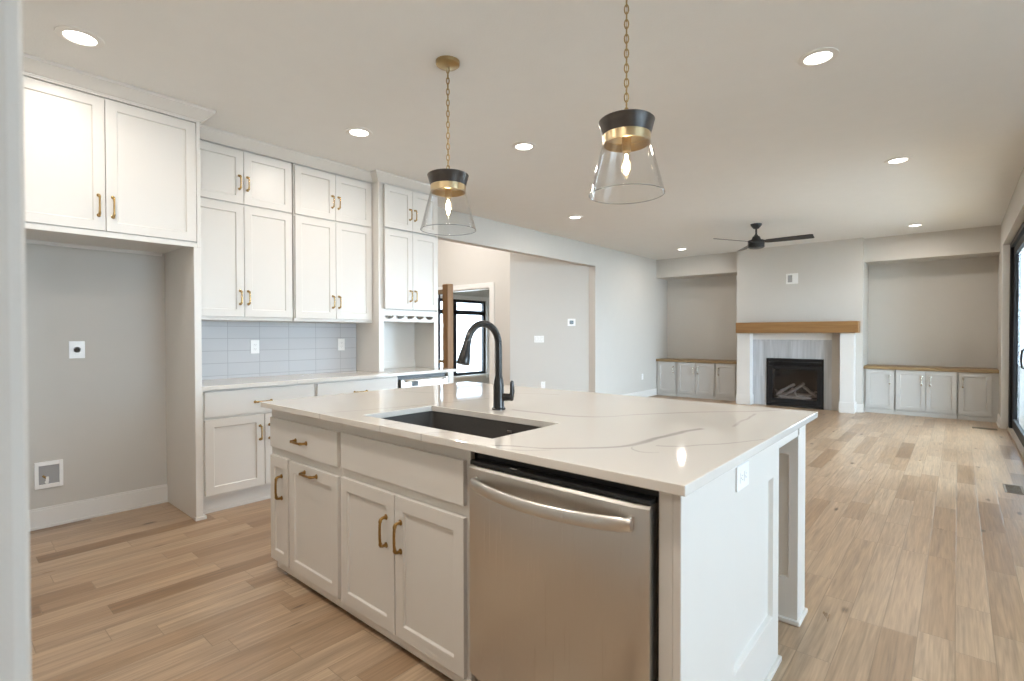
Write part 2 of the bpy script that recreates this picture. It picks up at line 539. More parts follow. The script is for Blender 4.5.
class MB:
    """collects shapes in world coordinates; build() links them as ONE mesh object"""

    def __init__(self):
        self.bm = bmesh.new()

    def box(self, x0, x1, y0, y1, z0, z1):
        x0, x1 = min(x0, x1), max(x0, x1)
        y0, y1 = min(y0, y1), max(y0, y1)
        z0, z1 = min(z0, z1), max(z0, z1)
        v = [self.bm.verts.new(c) for c in ((x0, y0, z0), (x1, y0, z0), (x1, y1, z0), (x0, y1, z0), (x0, y0, z1), (x1, y0, z1), (x1, y1, z1), (x0, y1, z1))]
        for f in ((3, 2, 1, 0), (4, 5, 6, 7), (0, 1, 5, 4), (1, 2, 6, 5), (2, 3, 7, 6), (3, 0, 4, 7)):
            self.bm.faces.new([v[i] for i in f])
        return self

    def tube(self, pts, r, seg=10, closed=False, cap=True, flat=1.0):
        pts = [Vector(p) for p in pts]
        n = len(pts)
        rs = r if isinstance(r, (list, tuple)) else [r] * n
        rings = []
        prev = None
        for i, p in enumerate(pts):
            if closed:
                t = pts[(i + 1) % n] - pts[i - 1]
            else:
                t = pts[min(i + 1, n - 1)] - pts[max(i - 1, 0)]
            t.normalize()
            if prev is None:
                a = Vector((0, 0, 1)) if abs(t.z) < 0.9 else Vector((1, 0, 0))
                u = t.cross(a).normalized()
            else:
                u = (prev - t * prev.dot(t)).normalized()
            prev = u
            w = t.cross(u)
            rings.append([self.bm.verts.new(p + (u * math.cos(2 * PI * k / seg) + w * math.sin(2 * PI * k / seg) * flat) * rs[i]) for k in range(seg)])
        m = n if closed else n - 1
        for i in range(m):
            a, b = rings[i], rings[(i + 1) % n]
            for k in range(seg):
                self.bm.faces.new((a[k], a[(k + 1) % seg], b[(k + 1) % seg], b[k]))
        if cap and not closed:
            self.bm.faces.new(list(reversed(rings[0])))
            self.bm.faces.new(rings[-1])
        return self

    def lathe(self, prof, c, seg=32, axis=(0, 0, 1), close=False):
        """prof: list of (radius, height along axis)"""
        ax = Vector(axis).normalized()
        a = Vector((1, 0, 0)) if abs(ax.x) < 0.9 else Vector((0, 1, 0))
        u = ax.cross(a).normalized()
        w = ax.cross(u)
        c = Vector(c)
        rings = []
        for r, hgt in prof:
            if r < 1e-6:
                rings.append([self.bm.verts.new(c + ax * hgt)])
            else:
                rings.append([self.bm.verts.new(c + ax * hgt + (u * math.cos(2 * PI * k / seg) + w * math.sin(2 * PI * k / seg)) * r) for k in range(seg)])
        pairs = list(zip(rings, rings[1:]))
        if close:
            pairs.append((rings[-1], rings[0]))
        for A, B in pairs:
            for k in range(seg):
                k2 = (k + 1) % seg
                if len(A) == 1 and len(B) == 1:
                    continue
                if len(A) == 1:
                    self.bm.faces.new((A[0], B[k2], B[k]))
                elif len(B) == 1:
                    self.bm.faces.new((A[k], A[k2], B[0]))
                else:
                    self.bm.faces.new((A[k], A[k2], B[k2], B[k]))
        return self

    def prism(self, poly, d0, d1, axis):
        """extrude a 2D polygon along axis ('x': poly is (y,z); 'y': (x,z); 'z': (x,y))"""
        def P(p, d):
            return {'x': (d, p[0], p[1]), 'y': (p[0], d, p[1]), 'z': (p[0], p[1], d)}[axis]
        A = [self.bm.verts.new(P(p, d0)) for p in poly]
        B = [self.bm.verts.new(P(p, d1)) for p in poly]
        n = len(poly)
        self.bm.faces.new(A)
        self.bm.faces.new(list(reversed(B)))
        for i in range(n):
            self.bm.faces.new((A[i], B[i], B[(i + 1) % n], A[(i + 1) % n]))
        return self

    def panel(self, face, base, a0, a1, z0, z1, t=0.019, st=(0.057, 0.057, 0.057, 0.057), rec=0.009, slope=0.004):
        """shaker panel. face: 'x+','x-','y-' = way the front looks; base = plane of its back; st = stile low, stile high, rail low, rail high"""
        s = {'x+': 1, 'x-': -1, 'y-': -1, 'y+': 1}[face]

        def P(a, n, z):
            return (base + s * n, a, z) if face[0] == 'x' else (a, base + s * n, z)
        V = lambda a, n, z: self.bm.verts.new(P(a, n, z))

        def ring(i0, i1, j0, j1, n):
            return [V(i0, n, j0), V(i1, n, j0), V(i1, n, j1), V(i0, n, j1)]
        r0 = ring(a0, a1, z0, z1, 0)
        r1 = ring(a0, a1, z0, z1, t)
        r2 = ring(a0 + st[0], a1 - st[1], z0 + st[2], z1 - st[3], t)
        r3 = ring(a0 + st[0] + slope, a1 - st[1] - slope, z0 + st[2] + slope, z1 - st[3] - slope, t - rec)
        self.bm.faces.new(r0)
        for A, B in ((r0, r1), (r1, r2), (r2, r3)):
            for k in range(4):
                self.bm.faces.new((A[k], A[(k + 1) % 4], B[(k + 1) % 4], B[k]))
        self.bm.faces.new(r3)
        return self

    def build(self, name, mat, parent=None, bevel=0.0, smooth=False, segs=2, auto=None):
        bm = self.bm
        bmesh.ops.recalc_face_normals(bm, faces=bm.faces[:])
        root = parent
        while root is not None and root.parent is not None:
            root = root.parent
        loc = root.location.copy() if root is not None else None
        if loc is None:
            xs = [v.co for v in bm.verts]
            loc = Vector(((min(v.x for v in xs) + max(v.x for v in xs)) / 2, (min(v.y for v in xs) + max(v.y for v in xs)) / 2, min(v.z for v in xs)))
            top = True
        else:
            top = False
        if NOSHIFT[0] and top:
            loc = Vector((0, 0, 0))
        bmesh.ops.translate(bm, verts=bm.verts[:], vec=-loc)
        me = bpy.data.meshes.new(name)
        bm.to_mesh(me)
        bm.free()
        o = bpy.data.objects.new(name, me)
        COL.objects.link(o)
        me.materials.append(MATS[mat])
        if smooth:
            for p in me.polygons:
                p.use_smooth = True
            if auto is not None:
                me.set_sharp_from_angle(angle=math.radians(auto))
        if top:
            o.location = loc
        else:
            o.parent = parent
        if bevel:
            b = o.modifiers.new('bevel', 'BEVEL')
            b.width = bevel
            b.segments = segs
            b.limit_method = 'ANGLE'
            b.angle_limit = math.radians(40)
        return o


NOSHIFT = [False]


def empty(name, label, cat, loc, group=None):
    o = bpy.data.objects.new(name, None)
    o.empty_display_size = 0.1
    COL.objects.link(o)
    o.location = loc
    return tag(o, label, cat, group)


def tag(o, label, cat, group=None):
    o['label'] = label
    o['category'] = cat
    if group:
        o['group'] = group
    return o


def struct(o):
    o['kind'] = 'structure'
    return o


def sbox(name, x0, x1, y0, y1, z0, z1, mat='wall_paint', bevel=0.0):
    return struct(MB().box(x0, x1, y0, y1, z0, z1).build(name, mat, bevel=bevel))


def handle(parent, c, along, out, L=0.115, mat='brass', r=0.0055, name='handle'):
    """arched bar pull with collars where it meets the door"""
    c, a, n = Vector(c), Vector(along), Vector(out)
    m = MB()
    pts, rad = [], []
    for s, d, rr in ((-0.5, 0.0, 1.35), (-0.5, 0.010, 1.1), (-0.495, 0.020, 1.05), (-0.46, 0.0275, 1.2), (-0.40, 0.030, 1.35), (-0.34, 0.031, 1.0), (-0.2, 0.0325, 0.95), (0, 0.033, 0.95),
                     (0.2, 0.0325, 0.95), (0.34, 0.031, 1.0), (0.40, 0.030, 1.35), (0.46, 0.0275, 1.2), (0.495, 0.020, 1.05), (0.5, 0.010, 1.1), (0.5, 0.0, 1.35)):
        pts.append(c + a * (s * L) + n * d)
        rad.append(r * rr)
    m.tube(pts, rad, 10)
    for s in (-0.5, 0.5):
        m.lathe([(0, 0.0), (r * 1.9, 0.0), (r * 1.9, 0.003), (r * 1.2, 0.006), (0, 0.006)], c + a * (s * L), 14, n)
    return m.build(name, mat, parent, smooth=True, auto=50)


def bez(p0, p1, p2, p3, n):
    out = []
    for i in range(n + 1):
        t = i / n
        out.append(Vector(p0) * (1 - t) ** 3 + Vector(p1) * 3 * t * (1 - t) ** 2 + Vector(p2) * 3 * t * t * (1 - t) + Vector(p3) * t ** 3)
    return out


# ------------------------------------------------------------------ room shell
NOSHIFT[0] = True
sbox('floor', -8.8, 3.4, -2.2, 10.9, -0.10, 0.0, 'oak_planks')
sbox('ceiling', XL - 0.13, 3.4, -2.2, 10.9, CEIL, CEIL + 0.15, 'ceiling_paint')
FC = 4.10                                # the foyer is taller
sbox('ceiling_foyer', -8.8, XL - 0.13, 2.4, 9.6, FC, FC + 0.15, 'ceiling_paint')
sbox('wall_foyer_upper', XL - 0.13, XL, 2.4, 9.6, CEIL, FC)
NOSHIFT[0] = False
# kitchen wall behind the cabinets, header and living room left wall
sbox('wall_kitchen', XB - 0.19, XB, -0.10, 3.66, 0, CEIL)
sbox('wall_header', XL - 0.13, XL, 3.66, 7.68, 2.456, CEIL)
sbox('wall_left', XL - 0.19, XL, 7.68, 10.75, 0, CEIL)
sbox('wall_fireplace', XL - 0.19, XR + 0.143, YW, YW + 0.15, 0, CEIL)
# right wall of the living room: far return, header over the slider, near return
RV = 0.068
sbox('wall_right', XR, XR + RV + 0.075, 9.50, YW, 0, CEIL)
sbox('wall_right_header', XR, XR + RV + 0.075, 5.58, 9.50, 2.465, CEIL)
sbox('wall_right_near', XR, 3.40, 5.42, 5.58, 0, CEIL)
# unseen bay right of the photographer; it and its window are added to balance exposure
BY0, BY1, BZ0, BZ1 = 0.75, 3.40, 0.90, 2.42
sbox('wall_added_bay_sill', 3.20, 3.40, -0.06, 5.42, 0, BZ0)
sbox('wall_added_bay_head', 3.20, 3.40, -0.06, 5.42, BZ1, CEIL)
sbox('wall_added_bay_near', 3.20, 3.40, -0.06, BY0, BZ0, BZ1)
sbox('wall_added_bay_far', 3.20, 3.40, BY1, 5.42, BZ0, BZ1)
# wall the photographer stands in: its bull-nosed end fills the left edge of the picture
sbox('wall_entry', -4.76, -0.62, -0.06, 0.062, 0, CEIL, 'wall_paint', bevel=0.012)
sbox('wall_entry_right', 0.90, 3.40, -0.18, -0.06, 0, CEIL)
sbox('wall_shade_return', 0.78, 0.90, -0.18, 0.55, 0, CEIL)  # unseen stub added to keep bay window light off the entry wall end
sbox('wall_rear', -4.76, 3.40, -2.2, -2.05, 0, CEIL)  # passage walls out of view, added to carry the passage lamps
sbox('wall_rear_left', -2.2, -2.05, -2.05, -0.06, 0, CEIL)
sbox('wall_rear_right', 1.6, 1.75, -2.05, -0.18, 0, CEIL)
# foyer beyond the opening: angled hall wall, wall with the cased opening, room with the window
FX, FZ = -6.325, 2.112
FY = 6.70
HJ = XL - 0.13                           # back corner of the jamb, where the angled wall starts
HC = HJ - 7.68
struct(MB().prism([(HJ, 7.68), (FY + HC, FY), (FY + HC - 0.08, FY + 0.08), (HJ - 0.06, 7.80)], 0, FC, 'z').build('wall_hall', 'wall_paint'))
sbox('wall_foyer_return', FX, FY + HC, FY, FY + 0.12, 0, FC)
sbox('wall_foyer_over', -8.50, FX, FY, FY + 0.12, FZ, FC)
sbox('wall_foyer_left', -8.65, -8.50, 2.6, FY + 0.12, 0, FC)
sbox('wall_foyer_far', -8.65, HJ - 0.06, 9.35, 9.50, 0, FC)
sbox('wall_foyer_near', -8.65, XB - 0.19, 2.45, 2.60, 0, FC)
# window wall of the foyer
WX = -8.50
WY0, WY1, WZ0, WZ1 = 7.02, 8.84, 0.335, 2.06
sbox('wall_foyer_window', WX - 0.15, WX, FY + 0.12, WY0, 0, FC)
sbox('wall_foyer_window_far', WX - 0.15, WX, WY1, 9.35, 0, FC)
sbox('wall_foyer_window_sill', WX - 0.15, WX, WY0, WY1, 0, WZ0)
sbox('wall_foyer_window_head', WX - 0.15, WX, WY0, WY1, WZ1, FC)

# casing of the foyer opening
struct(MB().box(FX, FX + 0.09, FY - 0.02, FY, 0, FZ + 0.09).box(FX - 0.02, FX, FY - 0.02, FY + 0.13, 0, FZ)
       .box(-8.4, FX, FY - 0.02, FY, FZ, FZ + 0.09).box(-8.4, FX - 0.02, FY, FY + 0.13, FZ - 0.02, FZ).build('trim_1', 'trim_paint', bevel=0.003))
# casing inside the foyer window
struct(MB().box(WX, WX + 0.02, WY1, WY1 + 0.09, WZ0 - 0.1, WZ1 + 0.09).box(WX, WX + 0.02, WY0 - 0.09, WY1, WZ1, WZ1 + 0.09)
       .box(WX, WX + 0.02, WY0 - 0.09, WY0, WZ0 - 0.1, WZ1).build('trim_2', 'trim_paint', bevel=0.003))
struct(MB().box(WX, WX + 0.07, WY0 - 0.1, WY1 + 0.1, WZ0 - 0.05, WZ0).build('trim_3', 'trim_paint', bevel=0.004))

# foyer window: black frame, mullion, transom bar and panes
w = MB()
fw = 0.065
w.box(WX - 0.10, WX - 0.03, WY0, WY1, WZ0, WZ0 + fw).box(WX - 0.10, WX - 0.03, WY0, WY1, WZ1 - fw, WZ1)
for y in (WY0, WY1 - fw, 7.80, 7.36):
    w.box(WX - 0.10, WX - 0.03, y, y + (fw if y != 7.80 else 0.115), WZ0 + fw, WZ1 - fw)
w.box(WX - 0.10, WX - 0.03, WY0 + fw, WY1 - fw, 1.72, 1.82)
wf = struct(w.build('window_1', 'black_metal', bevel=0.003))
MB().box(WX - 0.07, WX - 0.062, WY0 + 0.02, WY1 - 0.02, WZ0 + 0.02, WZ1 - 0.02).build('window_pane', 'window_glass', wf)

# window of the unseen bay, added to let in more daylight
w = MB()
w.box(3.26, 3.33, BY0, BY1, BZ0, BZ0 + 0.06).box(3.26, 3.33, BY0, BY1, BZ1 - 0.06, BZ1)
for y in (BY0, (BY0 + BY1) / 2 - 0.03, BY1 - 0.06):
    w.box(3.26, 3.33, y, y + 0.06, BZ0 + 0.06, BZ1 - 0.06)
wf = struct(w.build('added_window', 'black_metal', bevel=0.003))
MB().box(3.29, 3.298, BY0 + 0.02, BY1 - 0.02, BZ0 + 0.02, BZ1 - 0.02).build('window_pane', 'window_glass', wf)

# sliding glass door
SX = XR + RV
d = MB()
d.box(SX, SX + 0.074, 5.58, 9.50, 2.40, 2.465).box(SX, SX + 0.074, 5.58, 5.66, 0.03, 2.40).box(SX, SX + 0.074, 9.36, 9.50, 0.03, 2.40)
door = struct(d.build('door_1', 'black_metal', bevel=0.003))
for k, (y0, y1, xo) in enumerate(((7.445, 9.36, 0.03), (5.66, 7.443, 0.03))):
    m = MB()
    x0, x1 = SX + xo, SX + xo + 0.040
    m.box(x0, x1, y0, y0 + 0.085, 0.04, 2.39).box(x0, x1, y1 - 0.085, y1, 0.04, 2.39).box(x0, x1, y0 + 0.085, y1 - 0.085, 0.04, 0.16).box(x0, x1, y0 + 0.085, y1 - 0.085, 2.30, 2.39)
    s = m.build('sliding_panel', 'black_metal', door, bevel=0.003)
    MB().box(x0 + 0.018, x0 + 0.025, y0 + 0.07, y1 - 0.07, 0.14, 2.32).build('door_pane', 'window_glass', s)
    if k == 0:
        hp = [(SX + 0.032, 7.49, 0.90), (SX - 0.012, 7.49, 0.92), (SX - 0.018, 7.49, 0.99), (SX - 0.012, 7.49, 1.10), (SX + 0.032, 7.49, 1.12)]
        MB().tube(hp, 0.009, 8).build('door_handle', 'black_metal', s, smooth=True)
struct(MB().box(SX - 0.012, SX + 0.11, 5.58, 9.50, 0, 0.03).build('trim_4', 'threshold', bevel=0.004))


def base_run(name, pts, facing, h=0.135, t=0.014, shoe=True):
    """baseboard boxes with a thinner top lip and a shoe moulding"""
    m = MB()
    for (x0, y0, x1, y1) in pts:
        for z0, z1, tt in ((0.0, h - 0.012, t), (h - 0.012, h, t * 0.65), (0.0, 0.018, t + 0.012)):
            if facing == 'x+':
                m.box(x0, x0 + tt, y0, y1, z0, z1)
            elif facing == 'x-':
                m.box(x0 - tt, x0, y0, y1, z0, z1)
            elif facing == 'y-':
                m.box(x0, x1, y0 - tt, y0, z0, z1)
            else:
                m.box(x0, x1, y0, y0 + tt, z0, z1)
    return struct(m.build(name, 'trim_paint', bevel=0.002))


base_run('baseboard_alcove', [(XB, 0.30, XB, 1.222)], 'x+')
base_run('baseboard_left', [(XL, 7.68, XL, 10.06)], 'x+')
base_run('baseboard_right', [(XR, 9.50, XR, 10.06)], 'x-')
struct(MB().box(XR - 0.006, SX - 0.001, 9.484, 9.50, 0, 2.45).build('trim_7', 'trim_paint', bevel=0.003))

# fireplace chimney and the two soffits over the niches
CX0, CX1, CY = -3.105, -1.160, 9.93
struct(MB().box(CX0, -2.555, CY, YW, 0, 0.785).box(-1.722, CX1, CY, YW, 0, 0.785).box(CX0, CX1, CY, YW, 0.785, CEIL)
       .box(-2.555, -1.722, 10.315, YW, 0, 0.785).box(-2.555, -1.722, CY, 10.315, 0, 0.038).build('wall_chimney', 'wall_paint'))
sbox('wall_soffit_left', XL, CX0, 10.07, YW, 2.435, CEIL)
sbox('wall_soffit_right', CX1, XR, 10.07, YW, 2.435, CEIL)
base_run('baseboard_chimney', [(-1.25, CY, CX1, CY)], 'y-')
base_run('baseboard_chimney_side', [(CX1, CY, CX1, 10.06)], 'x+')

# backsplash
NOSHIFT[0] = True
struct(MB().box(XB, XB + 0.008, 1.272, 2.862, 0.915, 1.385).build('trim_5', 'splash_tile'))
NOSHIFT[0] = False

# exterior seen through the glass
struct(MB().box(-30, 25, -25, 35, -0.45, -0.30).build('ground_outside', 'concrete'))
ho = empty('neighbor_house', 'pale sided house seen through the black framed foyer window', 'house', (-22, 13, -0.3))
m = MB()
for k in range(17):
    z = -0.3 + k * 0.17
    m.prism([(-18.0, z), (-17.96, z), (-18.0, z + 0.17)], 9, 24, 'y')
m.box(-25, -18.0, 9, 24, -0.3, 2.6)
m.build('siding_wall', 'siding', ho)
MB().prism([(-17.5, 2.55), (-17.5, 2.65), (-21.5, 4.4), (-25.5, 2.65), (-25.5, 2.55)], 8.6, 24.4, 'y').build('roof', 'roofing', ho)

# ------------------------------------------------------------------ recessed lights


def can_light(x, y, label, watts=CAN_W, colour=(1.0, 0.915, 0.82), CEIL=CEIL):
    o = empty('recessed_light', label, 'ceiling light', (x, y, CEIL), 'recessed ceiling lights')
    MB().lathe([(0.066, -0.004), (0.070, -0.009), (0.098, -0.005), (0.100, 0.0), (0.066, 0.0)], (x, y, CEIL), 40, close=True).build('trim_ring', 'trim_paint', o, smooth=True, auto=40)
    MB().lathe([(0, -0.005), (0.064, -0.005), (0.066, 0.0), (0, 0.0)], (x, y, CEIL), 40).build('lens', 'lamp_lens', o)
    l = bpy.data.lights.new('recessed_lamp', 'AREA')
    l.shape = 'DISK'
    l.size = 0.12
    l.energy = watts
    l.color = colour
    l.spread = math.radians(175)
    b = bpy.data.objects.new('recessed_lamp', l)
    COL.objects.link(b)
    b.parent = o
    b.location = (0, 0, -0.012)
    return o


for x, y, lab, *watts in (
        (-3.43, 0.553, 'recessed round ceiling light in front of the cabinet over the empty fridge space', 6.5),
        (-3.448, 2.198, 'recessed round ceiling light in front of the white upper cabinets, left of brass chain pendant'),
        (-2.691, 3.248, 'recessed round ceiling light between the two hanging glass pendants'),
        (-0.599, 3.286, 'large bright recessed ceiling light right of the nearer glass pendant'),
        (-0.414, 5.697, 'recessed ceiling light over the open floor before the sliding door, middle of the right three'),
        (-3.815, 5.655, 'recessed ceiling light near the plain header over the hall opening'),
        (-0.474, 9.267, 'small far recessed ceiling light before the soffit right of the fireplace'),
        (-3.795, 9.073, 'small far recessed ceiling light before the soffit left of the fireplace')):
    can_light(x, y, lab, *watts)

can_light(-6.6, 5.0, 'added ceiling light brightening the foyer behind the kitchen cabinets', 105, (1.0, 0.96, 0.92), FC)  # unseen lamp added to brighten the foyer
can_light(-1.35, -1.2, 'left added ceiling light in the unseen passage behind the photographer', 30)  # this lamp and the next are added fill from behind the camera
can_light(0.25, -1.45, 'right added ceiling light in the unseen passage behind the photographer', 12)
can_light(-2.05, 0.45, 'added ceiling light, out of view, over the aisle between island and fridge space', 13)  # two lamps above the view, added to lift floor and island front
can_light(-0.75, 0.50, 'added ceiling light, out of view, right above the photographer', 13)

# ------------------------------------------------------------------ pendants


def pendant(x, y, label):
    o = empty('pendant_light', label, 'pendant light', (x, y, CEIL), 'glass pendants over the island')
    c = (x, y, 0)
    MB().lathe([(0, CEIL - 0.030), (0.012, CEIL - 0.030), (0.055, CEIL - 0.026), (0.066, CEIL - 0.018), (0.068, CEIL), (0, CEIL)], c, 40).build('canopy', 'aged_brass', o, smooth=True, auto=40)
    # chain of oval links
    m = MB()
    top, bot = CEIL - 0.03, 2.200
    n = 19
    pitch = (top - bot) / n
    for k in range(n):
        zc = top - pitch * (k + 0.5)
        hl, hw = pitch * 0.5 + 0.004, 0.0085
        pts = []
        for j in range(16):
            a = 2 * PI * j / 16
            cx, cz = math.cos(a) * hw, math.sin(a) * hl
            ang = 0.6 + (PI / 2 if k % 2 else 0)
            pts.append((x + cx * math.cos(ang), y + cx * math.sin(ang), zc + cz))
        m.tube(pts, 0.0029, 7, closed=True)
    m.tube([(x + 0.004, y, top), (x - 0.003, y + 0.003, (top + bot) / 2), (x + 0.003, y, bot)], 0.0012, 6)
    m.build('chain', 'aged_brass', o, smooth=True)
    MB().lathe([(0, 2.208), (0.006, 2.208), (0.010, 2.196), (0.022, 2.184), (0.022, 2.178), (0, 2.178)], c, 20).build('loop_cap', 'aged_brass', o, smooth=True, auto=40)
    # dark flared crown
    MB().lathe([(0, 2.180), (0.112, 2.180), (0.117, 2.175), (0.101, 2.118), (0.097, 2.118), (0.097, 2.135), (0.0, 2.135)], c, 56).build('crown_cap', 'cap_dark', o, smooth=True, auto=35)
    MB().lathe([(0.0985, 2.118), (0.1005, 2.116), (0.0985, 2.080), (0.095, 2.079), (0.093, 2.118)], c, 56, close=True).build('brass_band', 'soft_brass', o, smooth=True, auto=35)
    MB().lathe([(0, 2.118), (0.0925, 2.118), (0.0925, 2.114), (0.0, 2.114)], c, 40).build('inner_plate', 'plate_metal', o, smooth=True, auto=35)
    MB().lathe([(0, 2.114), (0.019, 2.114), (0.019, 2.052), (0.016, 2.048), (0, 2.048)], c, 20).build('socket', 'soft_brass', o, smooth=True, auto=35)
    MB().lathe([(0.0945, 2.106), (0.1575, 1.868), (0.156, 1.866), (0.154, 1.868), (0.0915, 2.106)], c, 72, close=True).build('glass_shade', 'shade_glass', o, smooth=True, auto=50)
    MB().tube([(x + 0.1562 * math.cos(2 * PI * k / 64), y + 0.1562 * math.sin(2 * PI * k / 64), 1.868) for k in range(64)], 0.0021, 8, closed=True).build('glass_rim', 'rim_glass', o, smooth=True)
    b = MB().lathe([(0.013, 2.048), (0.016, 2.03), (0.0195, 2.0), (0.018, 1.97), (0.011, 1.945), (0.004, 1.933), (0, 1.931)], c, 24).build('bulb', 'bulb_glass', o, smooth=True)
    MB().lathe([(0, 2.04), (0.006, 2.035), (0.0085, 1.995), (0.006, 1.956), (0, 1.952)], c, 12).build('filament', 'bulb_glow', b, smooth=True)
    l = bpy.data.lights.new('pendant_lamp', 'POINT')
    l.energy = 2.2
    l.color = (1.0, 0.82, 0.6)
    l.shadow_soft_size = 0.02
    p = bpy.data.objects.new('pendant_lamp', l)
    COL.objects.link(p)
    p.parent = o
    p.location = (0, 0, 1.99 - CEIL)


pendant(-2.185, 1.965, 'farther brass chain pendant with clear glass shade, its canopy in view')
pendant(-1.065, 1.965, 'nearer clear glass pendant whose chain runs out of the top of the picture')

# ------------------------------------------------------------------ ceiling fan
fx, fy = -2.15, 7.70
o = empty('ceiling_fan', 'black three-bladed ceiling fan in front of the fireplace wall', 'ceiling fan', (fx, fy, CEIL))
c = (fx, fy, 0)
MB().lathe([(0, CEIL), (0.075, CEIL), (0.072, CEIL - 0.02), (0.035, CEIL - 0.065), (0.018, CEIL - 0.07), (0, CEIL - 0.07)], c, 32).build('canopy', 'fan_black', o, smooth=True, auto=40)
MB().tube([(fx, fy, CEIL - 0.06), (fx, fy, 2.62)], 0.0135, 12).build('downrod', 'fan_black', o, smooth=True, auto=40)
MB().lathe([(0, 2.665), (0.022, 2.665), (0.03, 2.645), (0.045, 2.64), (0.06, 2.605), (0.062, 2.59), (0.104, 2.585), (0.108, 2.575), (0.108, 2.548), (0.102, 2.545), (0.108, 2.542), (0.108, 2.49), (0.10, 2.482), (0, 2.482)], c, 40).build('motor', 'fan_black', o, smooth=True, auto=35)
MB().lathe([(0, 2.482), (0.085, 2.482), (0.082, 2.474), (0, 2.472)], c, 32).build('light_cover', 'fan_black', o, smooth=True, auto=35)
for k in range(3):
    ang = math.radians(2 + 120 * k)
    m = MB()
    ca, sa = math.cos(ang), math.sin(ang)
    prof = [(0.09, 0.035), (0.16, 0.055), (0.30, 0.062), (0.55, 0.066), (0.69, 0.066), (0.705, 0.060)]
    tilt = math.radians(-13)
    A = []
    for r, hw in prof:
        row = []
        for s in (-1, 1):
            for dz in (0.004, -0.004):
                w_, z_ = s * hw * math.cos(tilt), s * hw * math.sin(tilt) + dz
                row.append(m.bm.verts.new((fx + ca * r - sa * w_, fy + sa * r + ca * w_, 2.562 + z_)))
        A.append(row)
    for i in range(len(A) - 1):
        a, b = A[i], A[i + 1]
        for p_, q_ in ((0, 1), (1, 3), (3, 2), (2, 0)):
            m.bm.faces.new((a[p_], a[q_], b[q_], b[p_]))
    m.bm.faces.new((A[0][0], A[0][1], A[0][3], A[0][2]))
    m.bm.faces.new((A[-1][0], A[-1][2], A[-1][3], A[-1][1]))
    m.build('blade', 'fan_black', o, bevel=0.0015)

# ------------------------------------------------------------------ kitchen wall cabinets (fronts look +x)


def front_x(parent, xb, y0, y1, z0, z1, hpos=None, hdir='v', t=0.019, slab=False, mat='cabinet_paint', name='door', hm='brass', hl=0.103):
    m = MB()
    if slab:
        m.box(xb, xb + t, y0, y1, z0, z1)
    else:
        m.panel('x+', xb, y0, y1, z0, z1, t)
    d = m.build(name, mat, parent, bevel=0.0015)
    if hpos:
        handle(d, (xb + t - 0.0015, hpos[0], hpos[1]), (0, 0, 1) if hdir == 'v' else (0, 1, 0), (1, 0, 0), hl, hm)
    return d


def crown_profile(x, proj=0.075, z0=2.735):
    """crown section in (out, z) going up to the ceiling"""
    pts = [(0, z0), (0.006, z0), (0.008, z0 + 0.006), (0.016, z0 + 0.010), (proj - 0.010, z0 + 0.055), (proj - 0.006, z0 + 0.060), (proj, z0 + 0.062), (proj, CEIL), (0, CEIL)]
    return pts


def crown(parent, x, y0, y1, left=True, right=True, xback=None, name='crown_molding', proj=0.075):
    """crown along a front at x from y0 to y1 with mitred returns at its ends"""
    prof = crown_profile(x, proj)
    m = MB()
    bm = m.bm
    path = []
    if right and xback is not None:
        pass
    # stations: list of (function offset->(x,y))
    st = []
    if left:
        st.append(lambda d: (xback, y0 - d))
        st.append(lambda d: (x + d, y0 - d))
    else:
        st.append(lambda d: (x + d, y0))
    if right:
        st.append(lambda d: (x + d, y1 + d))
        st.append(lambda d: (xback, y1 + d))
    else:
        st.append(lambda d: (x + d, y1))
    rings = []
    for f in st:
        rings.append([bm.verts.new((*f(d), z)) for d, z in prof])
    n = len(prof)
    for A, B in zip(rings, rings[1:]):
        for k in range(n):
            bm.faces.new((A[k], A[(k + 1) % n], B[(k + 1) % n], B[k]))
    bm.faces.new(rings[0])
    bm.faces.new(list(reversed(rings[-1])))
    return m.build(name, 'cabinet_paint', parent)


XF = -3.933
# fridge surround
o = empty('refrigerator_cabinet', 'deep white cabinet with tall side panel around the empty refrigerator space', 'cabinet', (-4.25, 0.745, 0))
m = MB()
m.box(XB, XF - 0.019, 0.214, 0.258, 0, 2.75).build('side_panel', 'cabinet_paint', o, bevel=0.002)
m = MB().box(XB, XF - 0.019, 1.222, 1.266, 0, 2.75).box(XF - 0.019, XF, 1.222, 1.266, 0, 1.873).box(XF - 0.019, XF, 1.243, 1.266, 1.873, 2.725)
m.box(XF - 0.04, XF + 0.010, 1.216, 1.285, 0, 0.022).build('side_panel', 'cabinet_paint', o, bevel=0.002)
MB().box(XB, XF - 0.019, 0.258, 1.222, 1.895, 2.75).box(XF - 0.04, XF - 0.019, 0.258, 1.222, 1.873, 1.895).build('cabinet_box', 'cabinet_paint', o, bevel=0.0015)
MB().box(XB, XB + 0.02, 0.30, 1.20, 1.872, 1.895).build('cleat', 'cabinet_paint', o)
MB().box(XF - 0.019, XF, 0.214, 1.266, 2.725, 2.745).build('top_rail', 'cabinet_paint', o, bevel=0.001)
MB().box(XF - 0.019, XF, 0.214, 1.2425, 1.8735, 1.903).build('bottom_rail', 'cabinet_paint', o, bevel=0.001)
front_x(o, XF - 0.019, 0.245, 0.7445, 1.912, 2.715, (0.712, 2.062), hl=0.12)
front_x(o, XF - 0.019, 0.7485, 1.240, 1.912, 2.715, (0.782, 2.062), hl=0.12)
crown(o, XF, 0.214, 1.268, True, True, -4.269)

# two wall cabinets
XU = -4.272


